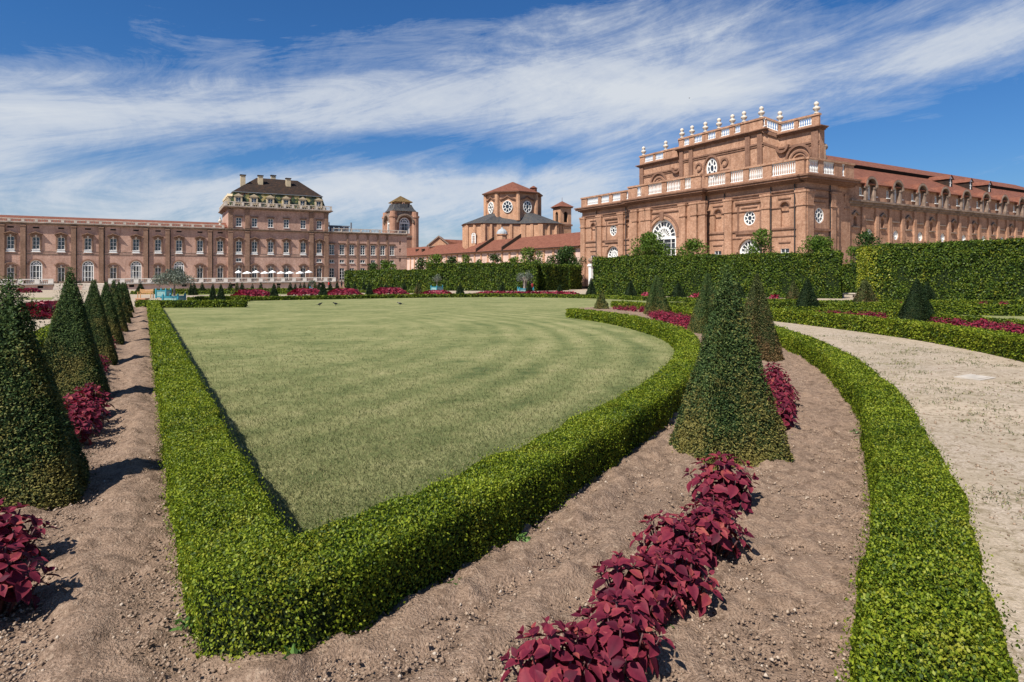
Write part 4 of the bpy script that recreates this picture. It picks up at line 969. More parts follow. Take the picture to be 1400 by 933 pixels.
for px, o, z0, z1 in ((332, -4.5, 21, 24.5), (356, -4.8, 21.2, 24.7), (373.5, -9.8, 22, 25.7), (394, -4.8, 21.2, 24.5)):
    m = MB(fp); a = tp(px, o); m.box(a - .55, a + .55, o - .45, o + .45, z0, z1); m.box(a - .68, a + .68, o - .58, o + .58, z1, z1 + .22, 1); m.build('chimney', [M['cream'], M['tile_dark']], rf)
def dormer(fr, a, o, z, root):
    m = MB(fr); m.box(a - .85, a - .5, o - 1.6, o, z, z + 1.75); m.box(a + .5, a + .85, o - 1.6, o, z, z + 1.75); m.box(a - .5, a + .5, o - 1.6, o, z + 1.4, z + 1.75); m.box(a - .5, a + .5, o - 1.6, o, z, z + .15)
    m.prism([(a - 1.1, z + 1.75), (a + 1.1, z + 1.75), (a, z + 2.4)], o - 1.8, o + .15); m.box(a - 1.2, a + 1.2, o - .3, o + .2, z - .2, z)
    d = m.build('dormer', M['cream'], root)
    g = MB(fr); g.box(a - .5, a + .5, o - .25, o - .2, z + .15, z + 1.4, 0); g.box(a - .04, a + .04, o - .2, o - .14, z + .15, z + 1.4, 1); g.box(a - .5, a + .5, o - .2, o - .15, z + .75, z + .82, 1); g.build('pane', [M['glass'], M['white']], d)
for px in (325.7, 347, 369.4, 391, 413.5, 435.5): dormer(fp, tp(px, -.3), .0, 17.3, palace)
fl = lambda a, o, z: (TPL - o, a, z - zbP)
for y in (2, 5.2, 8.4, 11.6, 14.6): dormer(fl, y, -.1, 17.3, palace)
# rooftop bits
m = MB(fp); a = TPL - 1.6; m.lathe(a, -.3, [(.3, 12.1), (.3, 12.4), (.16, 12.5), (.42, 13.0), (.3, 13.4), (.1, 13.5), (.16, 13.8), (.02, 14.1)], 8); m.build('finial', M['stone'], palace)
m = MB(fp); a = tp(462, -4)
for q in (-2, -.7, .6, 1.9): m.box(a + q, a + q + .9, -5, -4, 11.0, 13.0)
m.box(a - 2.5, a + 3, -5.2, -3.8, 13.0, 13.3); m.tube([(a - 2.2, -4.2, 13.3), (a - 2.2, -4.2, 14.1)], .12); m.tube([(tp(480, -4), -4, 11), (tp(480, -4), -4, 14.2)], .22)
m.build('roof_plant', M['lead'], palace)

# terrace in front of the palace
OT = 7.0; terr = empty('terrace', (PX0, PD, gz(0, PD)), TH); tag(terr, 'pale stone terrace with balustrade and steps along the foot of the palace', 'terrace')
s0, s1, s2, s3, e1 = tp(73, OT), tp(92, OT), tp(114, OT), tp(148, OT), tp(459, OT)
t_ = MB(fp)
for a0, a1 in ((TL, s0), (s3, e1)):
    t_.wall(a0, a1, zbP - .3, FLOOR - .12, [('rect', a0 + q, .9, -1.75, -1.25) for q in np.arange(4, a1 - a0 - 2, 9.5)], o=OT, rev=.3)
    for q in np.arange(4, a1 - a0 - 2, 9.5): t_.box(a0 + q - .5, a0 + q + .5, OT - .4, OT - .3, -1.8, -1.2, 2)
t_.box(s1 + .01, s2 - .01, OT - .4, OT, zbP, FLOOR - .12); t_.poly([(TL, .4, FLOOR), (e1, .4, FLOOR), (e1, OT, FLOOR), (TL, OT, FLOOR)], 1); t_.poly([(e1, 0, zbP - .3), (e1, OT, zbP - .3), (e1, OT, FLOOR), (e1, 0, FLOOR)])
t_.build('wall', [M['plaster'], M['stone'], M['black_hole']], terr)
t_ = MB(fp)
for a0, a1 in ((TL, s0), (s3, e1)): t_.box(a0, a1, OT + .003, OT + .3, FLOOR - .25, FLOOR - .04)
t_.build('coping', M['cornice'], terr)
b = MB(fp); balustrade(b, TL, s0, OT - .1, FLOOR, FLOOR + 1.05, 2.4, sp=.26, pw=.8, th=.2); b.build('balustrade', M['pale_stone'], terr)
b = MB(fp); balustrade(b, s3, e1, OT - .1, FLOOR, FLOOR + 1.05, 2.4, sp=.26, pw=.8, th=.2); b.build('balustrade', M['pale_stone'], terr)
for a0, a1 in ((s0 + .2, s1), (s2, s3 - .2)):
    t_ = MB(fp)
    for k in range(8): t_.box(a0, a1, OT - .5, OT + .1 + .42 * (7 - k), zbP - .2, FLOOR - .17 * k - .16 * 0 if k else FLOOR - .003) if False else None
    for k in range(8):
        zt = FLOOR - .003 - .19 * k; t_.box(a0, a1, OT + .42 * k - .3, OT + .42 * (k + 1), zt - .19, zt)
    t_.box(a0, a1, OT - .4, OT + 3.3, zbP - .2, FLOOR - 1.5)
    t_.build('steps', M['stone'], terr)

# umbrellas on the terrace
um = None
cano = MB(); n = 8
rim = [(1.45 * math.cos(6.283 * k / n), 1.45 * math.sin(6.283 * k / n), 2.25) for k in range(n)]; low = [(x, y, z - .16) for x, y, z in rim]
for k in range(n): cano.poly([(0, 0, 2.72), rim[k], rim[(k + 1) % n]]); cano.poly([rim[k], low[k], low[(k + 1) % n], rim[(k + 1) % n]])
cano_me = cano.mesh('canopy', M['canvas']); pol = MB(); pol.tube([(0, 0, 0), (0, 0, 2.78)], .035); pol_me = pol.mesh('pole', M['lead']); bs = MB(); bs.lathe(0, 0, [(.3, 0), (.3, .08), (.06, .12)], 10); bs_me = bs.mesh('base', M['lead'])
UML = ['leftmost white parasol on the palace terrace, partly hidden', 'large white parasol at the left of the terrace', 'white parasol just right of the large left one', 'third white parasol from the left end, in the front row', 'white parasol beside the fourth ground floor window of the pavilion',
       'white parasol left of the middle pair', 'large front white parasol right of the middle', 'white parasol second from the right end', 'rightmost white parasol on the palace terrace']
for (px, o, q), lb in zip(((326, 3, .8), (338, 5.3, 1.15), (350, 3.2, .95), (362, 5.2, 1.05), (372.5, 3.2, .95), (384, 5, 1.0), (396, 5.6, 1.15), (410, 5, 1.05), (422, 3.5, 1.0)), UML):
    a = tp(px, o); e = empty('parasol', (PX0 + U[0] * a - B[0] * o, PD + U[1] * a - B[1] * o, FLOOR)); e.scale = (q * .64, q * .64, .93 + .08 * (o < 4))
    tag(e, lb, 'parasol', 'white parasols on the terrace'); obj('canopy', cano_me, e); obj('pole', pol_me, e); obj('base', bs_me, e)

# ================================================================== ORANGERY (the large brick hall on the right)
OC = (44.0, 90.0); zbO = gz(0, 90)
hall = empty('brick_hall', (OC[0], OC[1], zbO), TH); tag(hall, 'huge ornate orange brick hall with stone urns on its roofline, on the right', 'palace')
ff = lambda a, o, z: (-o, a, z - zbO)
fs = lambda a, o, z: (a, -o, z - zbO)
def sf(px, q=0.0):       # distance along the front for a pixel
    r = (px - CX) / F; return (OC[0] + U[0] * q - r * (OC[1] + U[1] * q)) / (-B[0] + r * B[1])
def sw_(px, o=0.0):      # distance along the wing for a pixel
    r = (px - CX) / F; return (r * (OC[1] - B[1] * o) - OC[0] + B[0] * o) / (U[0] - U[1] * r)
LEN = sf(796); CA, CB, CO = 19.0, 38.2, 1.2
win_arch('great', 7.0, 10.2, deep=.4, fan=9, ring=.55, bars=5, trim=.5, tm='brick_orange'); win_arch('half', 4.3, 5.2, deep=.4, fan=7, ring=.36, bars=3, trim=.4, tm='brick_orange'); win_arch('half_s', 3.2, 5.0, deep=.35, fan=5, ring=.3, bars=3, trim=.35, tm='brick_orange')
win_round('oc', 1.15, 1.2, deep=.2, ring=.19); win_round('oval', 1.35, 2.0, deep=.2, ring=.32); win_round('blind', .85, .85, deep=.25, ring=.16, blind=True, spokes=0)
win_rect('plain', 1.5, 1.9, 'plainsill', bars=2); win_rect('slim', 1.1, 2.2, 'plainsill', bars=3); win_rect('tiny', .8, 1.3, 'plainsill', bars=1); win_arch('lun', 1.7, 2.9, deep=.25, fan=3, ring=.2, bars=2, trim=.16, tm='brick_dark')
W = MB(ff)
def niche(mb, a, z0, z1, w_, o, m=0):
    mb.prism([(a - w_ / 2, z0), (a + w_ / 2, z0)] + arcpts(a, z1 - w_ / 2, w_ / 2, 9), o - .5, o - .4, m)
def flank(a0, a1, oc, nic, o=0.0):
    ops = []
    for a in oc:
        ops += [('round', a, 2.3, 9.1, 11.5), ('arch', a, 4.3, 1.7, 6.9)]
        put_win('oc', hall, (0 - o, a, 10.3), -math.pi / 2, zbO); put_win('half', hall, (0 - o, a, 1.7), -math.pi / 2, zbO)
    for a in nic:
        ops += [('arch', a, 1.5, 8.5, 12.3), ('rect', a, 1.5, 3.2, 5.1)]; niche(W, a, 8.5, 12.3, 1.5, o); put_win('plain', hall, (0 - o, a, 3.2), -math.pi / 2, zbO)
    W.wall(a0, a1, zbO - .3, 15.2, ops, o=o, rev=.45)
flank(0, CA, [sf(1024.5)], [sf(1073), sf(981.5)]); flank(CB, LEN, [sf(838.3)], [sf(811), sf(858.5)])
ca = (CA + CB) / 2 + .1
W.wall(CA, CB, zbO - .3, 15.2, [('arch', ca, 7.0, 1.3, 11.5)], o=CO, rev=.6); put_win('great', hall, (-CO, ca, 1.3), -math.pi / 2, zbO)
W.box(CA, CA + .6, .0, CO - .01, zbO - .3, 15.2); W.box(CB - .6, CB, 0, CO - .01, zbO - .3, 15.2)
W.box(.5, LEN, -11.5, -.75, zbO - .3, 15.4); 
# side of the pavilion
S2 = MB(fs); SE = sw_(1165)
S2.wall(0, 8.2, zbO - .3, 15.2, [('round', sw_(1120.5), 2.3, 8.9, 11.3), ('arch', sw_(1121), 3.2, 2.0, 7.0)], rev=.4)
put_win('oc', hall, (sw_(1120.5), 0, 10.1), 0, zbO); put_win('half_s', hall, (sw_(1121), 0, 2.0), 0, zbO)
aw = sw_(1152); S2.wall(8.2, SE, zbO - .3, 15.2, [('rect', aw, 1.1, 12.6, 14.8), ('rect', aw, 1.1, 9.0, 11.2), ('rect', aw, 1.1, 5.0, 7.0)], o=-.9, rev=.3)
put_win('slim', hall, (aw, .9, 12.6), 0, zbO); put_win('slim', hall, (aw, .9, 9.0), 0, zbO); put_win('slim', hall, (aw, .9, 4.9), 0, zbO)
S2.box(8.2 - .5, 8.2, -.9, -.005, zbO - .3, 15.2); S2.box(11.4, SE, -30, -1.5, zbO - .3, 15.4)
W.build('wall', [M['brick_orange'], M['black_hole']], hall); S2.build('wall', M['brick_orange'], hall)
# front pilasters and columns (mirror pairs)
def pilf(a, hw, o, z0=-1.5, z1=14.0, d=.38, fr=ff, cap=True):
    m = MB(fr); m.box(a - hw, a + hw, o + .003, o + d, z0, z1 - 1.9)
    if cap:
        m.box(a - hw - .12, a + hw + .12, o + .003, o + d + .14, z1 - 2.5, z1 - 2.3)
        m.taper(a, o + d / 2, z1 - 1.9, z1 - .5, hw, d / 2 + .0, hw + .16, d / 2 + .12); m.box(a - hw - .22, a + hw + .22, o + .003, o + d + .2, z1 - .5, z1 - .15)
    m.build('pilaster', M['brick_orange'], hall)
for px in (1097, 1048.5, 997): pilf(sf(px), .75, 0)
for px in (850, 820.5, 798): pilf(sf(px), .8, 0)
for px in (962, 950.5, 935): pilf(sf(px, -CO), .72, CO, d=.5)
for px in (869.5, 881.5, 888): pilf(sf(px, -CO), .72, CO, d=.5)
pilf(.75, .75, 0, fr=fs); pilf(6.6, .55, 0, fr=fs); pilf(8.0, .35, -.3, fr=fs, cap=False); pilf(11.6, .75, -.9, fr=fs)
for px, q in ((856.5, 0), (991.5, 0), (1055, 0), (1087.5, 0), (816, 0), (966.5, 0)):  # dark tubes added for the hall's dark vertical lines, pilaster shadows among them
    m = MB(ff); a = sf(px, -q); m.tube([(a, q + .2, 14.9), (a, q + .2, -1.5)], .1, 6); m.build('shadow_pipe', M['pipe_shadow'], hall)
m = MB(fs); m.tube([(5.9, .2, 14.9), (5.9, .2, -1.5)], .1, 6); m.build('shadow_pipe', M['pipe_shadow'], hall)
# mouldings
c = MB(ff); big = [(15.0, 15.2, .35), (15.2, 15.45, .7), (15.45, 15.8, 1.15), (15.8, 16.05, 1.35)]
for a0, a1, o in ((0, CA, 0), (CB, LEN, 0), (CA, CB, CO)):
    for z0, z1, p in big:
        e0 = p if o else 0; c.box(a0 - e0, a1 + e0 if o else a1, o - .04, o + p, z0, z1)
    c.box(a0, a1, o + .003, o + .22, 13.95, 14.15); c.box(a0, a1, o + .003, o + .12, 13.5, 13.62)
    if not o:
        c.box(a0, a1, o + .003, o + .2, 8.05, 8.3); c.box(a0, a1, o + .003, o + .16, 11.4, 11.52); c.box(a0, a1, .003, .12, 6.95, 7.1)
for z0, z1, p in big: c.box(LEN - .02, LEN + p, -11, p, z0, z1); c.box(-p, .01, -SE - .5, p, z0, z1) if False else None
for a in (sf(1024.5), sf(838.3)):
    c.box(a - 2.7, a + 2.7, .003, .3, 12.75, 13.05); c.box(a - 1.6, a + 1.6, .003, .16, 12.0, 12.15); c.box(a - 2.6, a + 2.6, .003, .28, 7.7, 8.02)
    for s in (-1, 1): c.box(a + s * 2.2 - .15, a + s * 2.2 + .15, .003, .1, 8.3, 12.75)
for a in (sf(1073), sf(981.5), sf(811), sf(858.5)):
    c.box(a - 1.1, a + 1.1, .003, .16, 12.8, 12.95); c.box(a - 1.0, a + 1.0, .003, .16, 6.0, 6.15); c.band(arcpts(a, 11.55, .98, 9), arcpts(a, 11.55, .78, 9), .003, .09)
c.band(arcpts(ca, 8.0, 4.5, 19), arcpts(ca, 8.0, 4.15, 19), CO + .003, CO + .2); c.box(ca - 4.6, ca + 4.6, CO + .003, CO + .22, 12.7, 12.9); c.prism([(ca - .4, 11.2), (ca + .4, 11.2), (ca + .6, 12.7), (ca - .6, 12.7)], CO + .003, CO + .35)
c.fr = fs; cs = c
for z0, z1, p in big: cs.box(-p, SE + .3, -.5, p, z0, z1 + .002)
cs.box(0, SE - 3, .003, .22, 13.95, 14.15); cs.box(0, 8, .003, .3, 7.75, 8.1); cs.box(1.6, 5.4, .003, .28, 12.75, 13.0); cs.box(2.0, 4.9, .003, .16, 12.05, 12.2)
c.build('cornice', M['brick_dark'], hall); cs = MB(fs); cs.box(8.3, SE, -.88, -.6, 7.6, 7.85); cs.build('string_course', M['brick_dark'], hall)
deck = MB(ff); deck.box(.3, LEN - .3, -11.9, -.2, 15.9, 16.03); deck.build('roof_deck', M['cornice'], hall)
# lower parapet: brick piers and rails, white balusters
def parapet(fr, a0, a1, o, z0, z1, bays, name='balustrade', pw=1.3, sp=.36, th=.22):
    """bays: [(a,b)] openings filled with white balusters"""
    m = MB(fr); x = a0; hb = z0 + .45; ht = z1 - .32
    m.box(a0, a1, o - th, o + th, z0, hb); m.box(a0 - .1, a1 + .1, o - th - .14, o + th + .14, ht, z1, 0)
    for s, e in sorted(bays) + [(a1, a1)]:
        if s > x: m.box(x, s, o - th + .02, o + th - .02, hb, ht)
        x = e
    for s, e in bays:
        k = max(1, int((e - s) / sp)); m.box(s, e, o - .13, o + .13, hb, hb + .12, 1); m.box(s, e, o - .13, o + .13, ht - .14, ht, 1)
        for j in range(k):
            c_ = s + (e - s) * (j + .5) / k; b0 = len(m.V); prof = [(.1, 0), (.07, .1), (.13, .35), (.06, .72), (.1, .92), (.1, 1)]; n_ = 6
            for r, t_ in prof:
                for q in range(n_): m.v(c_ + r * math.cos(6.283 * q / n_), o + r * math.sin(6.283 * q / n_), hb + .12 + t_ * (ht - hb - .26))
            for i in range(len(prof) - 1):
                for q in range(n_):
                    A = b0 + i * n_; m.Fc.append([A + q, A + (q + 1) % n_, A + n_ + (q + 1) % n_, A + n_ + q]); m.M.append(1)
    return m.build(name, [M['brick_orange'], M['white']], hall)
S_ = lambda *p: [tuple(sorted((sf(a), sf(b)))) for a, b in p]
parapet(ff, 0, CA, .1, 16.05, 18.75, [q for q in S_((1056.5, 1089), (1025, 1044), (1000, 1017.5), (969, 993)) if q[1] < CA + .2])
parapet(ff, CB, LEN, .1, 16.05, 18.4, S_((804, 819), (823, 834), (838.5, 849.5), (857.5, 866)))
Sc = lambda *p: [tuple(sorted((sf(a, -CO), sf(b, -CO)))) for a, b in p]
parapet(ff, CA, CB, CO + .1, 16.05, 18.75, [q for q in Sc((872, 878), (887.5, 906), (912.5, 931.5), (937.5, 946), (955, 960)) if q[0] > CA and q[1] < CB])
parapet(fs, 0.25, SE, .1, 16.05, 18.75, [tuple((sw_(a), sw_(b))) for a, b in ((1103.5, 1117), (1123.5, 1138.5), (1149, 1153))])
# attic screen wall with its own balustrade and urns
AQ, A0, A1, AC0, AC1 = 11.0, 4.9, 48.6, 14.0, 34.5
at = MB(ff); o1 = -AQ; o2 = -AQ + 2.0
at.wall(A0, AC0 - 1.6, 15.9, 25.2, [('round', (A0 + AC0) / 2 - .9, 2.6, 19.0, 21.6)], o=o1, rev=.4); at.wall(AC1 + 1.6, A1, 15.9, 25.2, [('round', (A1 + AC1) / 2 + .9, 2.6, 19.0, 21.6)], o=o1, rev=.4)
for a in ((A0 + AC0) / 2 - .9, (A1 + AC1) / 2 + .9): at.prism(arcpts(a, 20.3, 1.3, 17, 0, 6.283)[:-1], o1 - .45, o1 - .35)
at.box(A0, A1, o1 - 1.4, o1 - .5, 15.9, 25.3)
aco = sf(973, AQ - 2); at.wall(AC0, AC1, 15.9, 26.3, [('round', aco, 2.7, 19.6, 23.6)], o=o2, rev=.4); put_win('oval', hall, (-o2, aco, 21.6), -math.pi / 2, zbO)
at.box(AC0, AC1, o1, o2 - .5, 15.9, 26.4)
for a, b in ((AC0, AC0 - 1.6), (AC1, AC1 + 1.6)): at.prism([(a, 0), (b, 0)], 0, 0) if False else at.poly([(a, o2, 15.9), (b, o1, 15.9), (b, o1, 25.6), (a, o2, 26.3)])
at.box(A0 + .002, A0 + .3, o1 - 1.4, o1 - .002, 15.9, 25.2)
at.build('attic_wall', M['brick_orange'], hall)
ac = MB(ff)
for a0, a1, o, zz in ((A0, AC0 - 1.5, o1, 25.2), (AC1 + 1.5, A1, o1, 25.2), (AC0, AC1, o2, 26.3)):
    for z0, z1, p in ((0, .2, .25), (.2, .4, .55), (.4, .55, .8)):
        e0 = p if a0 in (A0, AC0) else 0; e1_ = p if a1 in (A1, AC1) else 0
        ac.box(a0 - e0, a1 + e1_, o - 1.4 if a0 != AC0 else o - .3, o + p, zz + z0, zz + z1)
    zs = zz - 2.1
    ac.box(a0, a1, o + .003, o + .28, zs, zs + .3); ac.box(a0, a1, o + .003, o + .16, zs - .35, zs - .2)
for a, b in ((AC0, AC0 - 1.5), (AC1, AC1 + 1.5)):
    for (h0, h1, q) in ((25.2, 25.75, .6), (23.1, 23.5, .2)): ac.poly([(a, o2 + q, h0 + 1.0), (b, o1 + q, h0), (b, o1 + q, h1), (a, o2 + q, h1 + 1.0)]); ac.poly([(a, o2 + q, h1 + 1.0), (b, o1 + q, h1), (b, o1, h1), (a, o2, h1 + 1.0)]); ac.poly([(a, o2 + q, h0 + 1.0), (b, o1 + q, h0), (b, o1, h0), (a, o2, h0 + 1.0)])
for a, o in (((A0 + AC0) / 2 - .9, o1), ((A1 + AC1) / 2 + .9, o1)):
    ac.band(arcpts(a, 20.9, 2.5, 13), arcpts(a, 20.9, 2.1, 13), o + .003, o + .35); ac.band(arcpts(a, 20.6, 1.75, 13), arcpts(a, 20.6, 1.45, 13), o + .003, o + .2)
ac.band(arcpts(aco, 21.6, 2.0, 25, 0, 6.283, 2.6), arcpts(aco, 21.6, 1.6, 25, 0, 6.283, 2.2), o2 + .003, o2 + .25)
for s in (-1, 1):                                      # carved scrolls either side of the oval window
    ac.band(arcpts(aco + s * 3.2, 22.3, .9, 13, 0, 5.2), arcpts(aco + s * 3.2, 22.3, .55, 13, 0, 5.2), o2 + .003, o2 + .22); ac.box(aco + s * 3.3 - 1.0, aco + s * 3.3 + 1.0, o2 + .003, o2 + .2, 20.6, 20.9)
for a in (AC0 + .8, AC0 + 3.4, AC1 - .8, AC1 - 3.4): ac.box(a - .5, a + .5, o2 + .003, o2 + .3, 16, 26.2)
for a in (A0 + .7, A1 - .7): ac.box(a - .6, a + .6, o1 + .003, o1 + .3, 16, 25.1)
for a, b, c_ in ((AC0 - 1.2, -1, 0), (AC1 + 1.2, 1, 0)):
    ac.band(arcpts(a + b * 1.2, 23.6, 1.3, 13, math.pi, 2 * math.pi), arcpts(a + b * 1.2, 23.6, .95, 13, math.pi, 2 * math.pi), o1 + .003, o1 + .6)
ac.build('attic_cornice', M['brick_dark'], hall)
sv = MB(fs)                                            # side volute leaning against the attic's end
sv.box(AQ + .2, AQ + 3.4, -A0 - .6, -A0 + .25, 18.0, 18.9); sv.band([(AQ + 1.4, 22.4), (AQ + 1.5, 21), (AQ + 2.2, 19.9), (AQ + 3.6, 19.4), (AQ + 5.4, 19.2)], [(AQ + 1.38, 20.5), (AQ + 1.4, 19.5), (AQ + 1.7, 19.0), (AQ + 3, 18.7), (AQ + 5.4, 18.5)], -A0 - 1.0, -A0 + .2)
sv.lathe(AQ + 1.9, -A0 - .4, [(.1, 21.9), (.5, 22.1), (.62, 22.5), (.45, 22.9), (.1, 23.1)], 8); sv.build('volute', M['cornice'], hall)
Sq = lambda q, *p: [tuple(sorted((sf(a, q), sf(b, q)))) for a, b in p]
par = lambda a0, a1, o, z0, z1, bays: parapet(ff, a0, a1, o, z0, z1, bays, pw=.9, th=.2)
par(A0, AC0 - 1.6, o1 - .1, 25.75, 27.9, Sq(AQ, (1091.5, 1110), (1067.5, 1086)))
par(AC1 + 1.6, A1, o1 - .1, 25.75, 27.9, Sq(AQ, (881.5, 893), (896, 907)))
par(AC0, AC1, o2 - .1, 26.85, 29.0, Sq(AQ - 2, (935, 942.5), (949, 960), (967.5, 978.5), (985.5, 997.5), (1004.5, 1012.5), (1043, 1047)))
for (a, b, oa, ob) in ((AC0, AC0 - 1.6, o2, o1), (AC1, AC1 + 1.6, o2, o1)):
    l = math.hypot(a - b, oa - ob); vx, vy = (b - a) / l, (ob - oa) / l
    dg = lambda s, o, z, a=a, oa=oa, vx=vx, vy=vy: (-(oa + vy * s - vx * o - .1), a + vx * s + vy * o, z - zbO - s * .42)
    parapet(dg, 0, l, 0, 26.8, 29.0, [(.35, l - .35)], th=.15)
um_ = MB(); um_.lathe(0, 0, [(.55, 0), (.55, .3), (.3, .42), (.3, .55), (.72, .9), (.82, 1.15), (.7, 1.38), (.34, 1.5), (.3, 1.62), (.52, 1.85), (.56, 2.1), (.42, 2.38), (.12, 2.55)], 12, 0); urn_me = um_.mesh('urn', M['stone'], True)
for px, q, z in ((879.5, AQ, 27.9), (909.8, AQ, 27.9), (932, AQ - 2, 29), (945.8, AQ - 2, 29), (964, AQ - 2, 29), (982.6, AQ - 2, 29), (1001, AQ - 2, 29), (1016.7, AQ - 2, 29), (1040.5, AQ - 2, 29), (1065.8, AQ, 27.9), (1115.7, AQ, 27.9)):
    u_ = obj('urn', urn_me, hall, (q + .1, sf(px, q), z - zbO - .05)); u_.scale = (.72, .72, .82)
# ---- the long wing
WO = -1.0; WE = 112.0; wg = MB(fs); hoods = [18.2 + 8.0 * k for k in range(12)]; ops = []
for a in hoods:
    if a > WE - 3: break
    ops += [('round', a + .5, 1.7, 6.95, 8.65), ('arch', a, 1.7, 13.45, 16.35), ('rect', a + 2.1, .8, 14.1, 15.4), ('rect', a - 2.1, .8, 14.1, 15.4), ('arch', a - 3.7, 1.0, 9.0, 10.6)]
    niche(wg, a - 3.7, 9.0, 10.6, 1.0, WO)
    put_win('blind', hall, (a + .5, -WO, 7.8), 0, zbO); put_win('lun', hall, (a, -WO, 13.45), 0, zbO); put_win('tiny', hall, (a + 2.1, -WO, 14.1), 0, zbO); put_win('tiny', hall, (a - 2.1, -WO, 14.1), 0, zbO)
wg.wall(SE - .2, WE, zbO - .3, 16.4, ops, o=WO, rev=.4)
wg.box(SE, WE, -20, WO - .75, zbO - .3, 16.2); wg.build('wall', [M['brick_orange'], M['black_hole']], hall)
c = MB(fs)
for z0, z1, p in ((12.2, 12.5, .25), (12.5, 12.9, .6), (12.9, 13.2, .95)): c.box(SE + .01, WE, WO - .03, WO + p, z0, z1)
for a in hoods:
    if a > WE - 3: break
    c.band(arcpts(a, 15.5, 1.75, 15), arcpts(a, 15.5, 1.4, 15), WO + .003, WO + .75)
    for s in (-1, 1): c.box(a + s * 1.2 - .28, a + s * 1.2 + .28, WO + .003, WO + .5, 13.2, 15.5); c.box(a + s * 1.35 - .5, a + s * 1.35 + .4, WO + .003, WO + .6, 15.3, 15.55)
    c.box(a - 1.0, a + 1.3, WO + .003, WO + .2, 9.95, 10.15); c.box(a - 4.6, a - 2.8, WO + .003, WO + .3, 8.7, 8.9); c.band([(a - 4.6, 10.9), (a - 3.7, 11.5), (a - 2.8, 10.9)], [(a - 4.5, 10.7), (a - 3.7, 11.2), (a - 2.9, 10.7)], WO + .003, WO + .3)
c.build('cornice', M['cornice'], hall)
for k in range(24):
    a = hoods[0] - 1.7 + 4 * k
    if a > WE - 1: break
    m = MB(fs); m.box(a - .4, a + .4, WO + .003, WO + .32, -1.5, 12.2); m.build('pilaster', M['brick_orange'], hall)
r_ = MB(fs)
r_.prism([(0, 0)], 0, 0) if False else None
r_.poly([(SE - .5, WO + .6, 16.05), (WE, WO + .6, 16.05), (WE, -9.5, 20.9), (SE - .5, -9.5, 20.9)]); r_.poly([(SE - .5, WO + .6, 16.05), (WE, WO + .6, 16.05), (WE, WO + .5, 15.9), (SE - .5, WO + .5, 15.9)])
r_.poly([(SE - .5, -9.2, 21.5), (WE, -9.2, 21.5), (WE, -15.5, 24.4), (SE - .5, -15.5, 24.4)]); r_.poly([(SE - .5, -9.2, 21.5), (WE, -9.2, 21.5), (WE, -9.9, 20.6), (SE - .5, -9.9, 20.6)], 1); r_.poly([(SE - .5, -22, 21), (WE, -22, 21), (WE, -15.5, 24.4), (SE - .5, -15.5, 24.4)])
rf = r_.build('roof', [M['tile_red'], M['black_hole']], hall)
for a in hoods:                                         # tiled half barrels over the arched dormers
    if a > WE - 3: break
    m = MB(fs); m.band(arcpts(a, 15.5, 1.85, 13), arcpts(a, 15.5, 1.76, 13), WO + .7, -4.5); m.build('roof_hood', M['tile_red'], rf)
for a in (55.4, 63.8, 72.2):
    m = MB(fs); m.box(a - .62, a + .62, -5.7, -5.5, 18.7, 20.3, 1); m.box(a - .75, a - .6, -9.5, -5.4, 18.4, 20.4, 2); m.box(a + .6, a + .75, -9.5, -5.4, 18.4, 20.4, 2); m.box(a - .05, a + .05, -5.48, -5.4, 18.8, 20.3, 3); m.box(a - .6, a + .6, -5.48, -5.42, 19.5, 19.58, 3)
    m.poly([(a - 1.0, -5.2, 20.3), (a, -5.2, 21.2), (a, -10, 21.2), (a - 1.0, -10, 20.3)]); m.poly([(a + 1.0, -5.2, 20.3), (a, -5.2, 21.2), (a, -10, 21.2), (a + 1.0, -10, 20.3)]); m.prism([(a - .75, 20.4), (a + .75, 20.4), (a, 21.1)], -5.6, -5.4, 3)
    m.build('dormer', [M['tile_red'], M['glass'], M['tile_dark'], M['white']], rf)

# ================================================================== LOW GALLERY, CHURCH, BELL TOWER, BELVEDERE
gal = empty('low_gallery', (OC[0] + B[0] * LEN, OC[1] + B[1] * LEN, gz(0, 140)), TH); zg = gz(0, 140)
tag(gal, 'long low building with a red tiled roof between the brick hall and the palace', 'building')
fg = lambda a, o, z: (-o, a, z - zg)
g = MB(fg); g.box(.3, 134, -9, .0, zg - 1.5, 7.3); g.build('wall', M['plaster'], gal)
g = MB(fg)
for k in range(30): g.box(3 + 4.4 * k - .35, 3 + 4.4 * k + .35, .003, .25, zg - 1, 7.0)
g.box(.4, 134, .003, .35, 6.9, 7.28); g.build('pilasters', M['brick_church'], gal).__setitem__('kind', 'stuff')
g = MB(fg); g.poly([(.3, .8, 7.35), (134.5, .8, 7.35), (134.5, -5.5, 11.2), (.3, -5.5, 11.2)]); g.poly([(.3, -11, 7.5), (134.5, -11, 7.5), (134.5, -5.5, 11.2), (.3, -5.5, 11.2)]); g.box(.3, 134.5, .72, .95, 7.2, 7.42, 1)
g.prism([(36, 7.6), (37, 7.6), (37, 12.2), (36, 12.2)], 0, 0) if False else None
for a in (37.0, 53.5): 
    for o0, z0, o1_, z1 in ((.7, 7.5, -5.6, 11.3),): g.poly([(a, o0, z0 - .3), (a, o1_, z1 - .3), (a, o1_, z1 + 1.0), (a, o0, z0 + .9)], 1); g.poly([(a + .5, o0, z0 + .9), (a + .5, o1_, z1 + 1.0), (a, o1_, z1 + 1.0), (a, o0, z0 + .9)], 1); g.poly([(a, o0, z0 - .3), (a + .5, o0, z0 - .3), (a + .5, o0, z0 + .9), (a, o0, z0 + .9)], 1)
for a, o in ((104, -2), (112, -2.6)): g.box(a, a + 1.2, o - .5, o + .5, 8.6 - o * .2, 9.6 - o * .2, 1)
g.build('roof', [M['tile_red'], M['tile_dark']], gal)
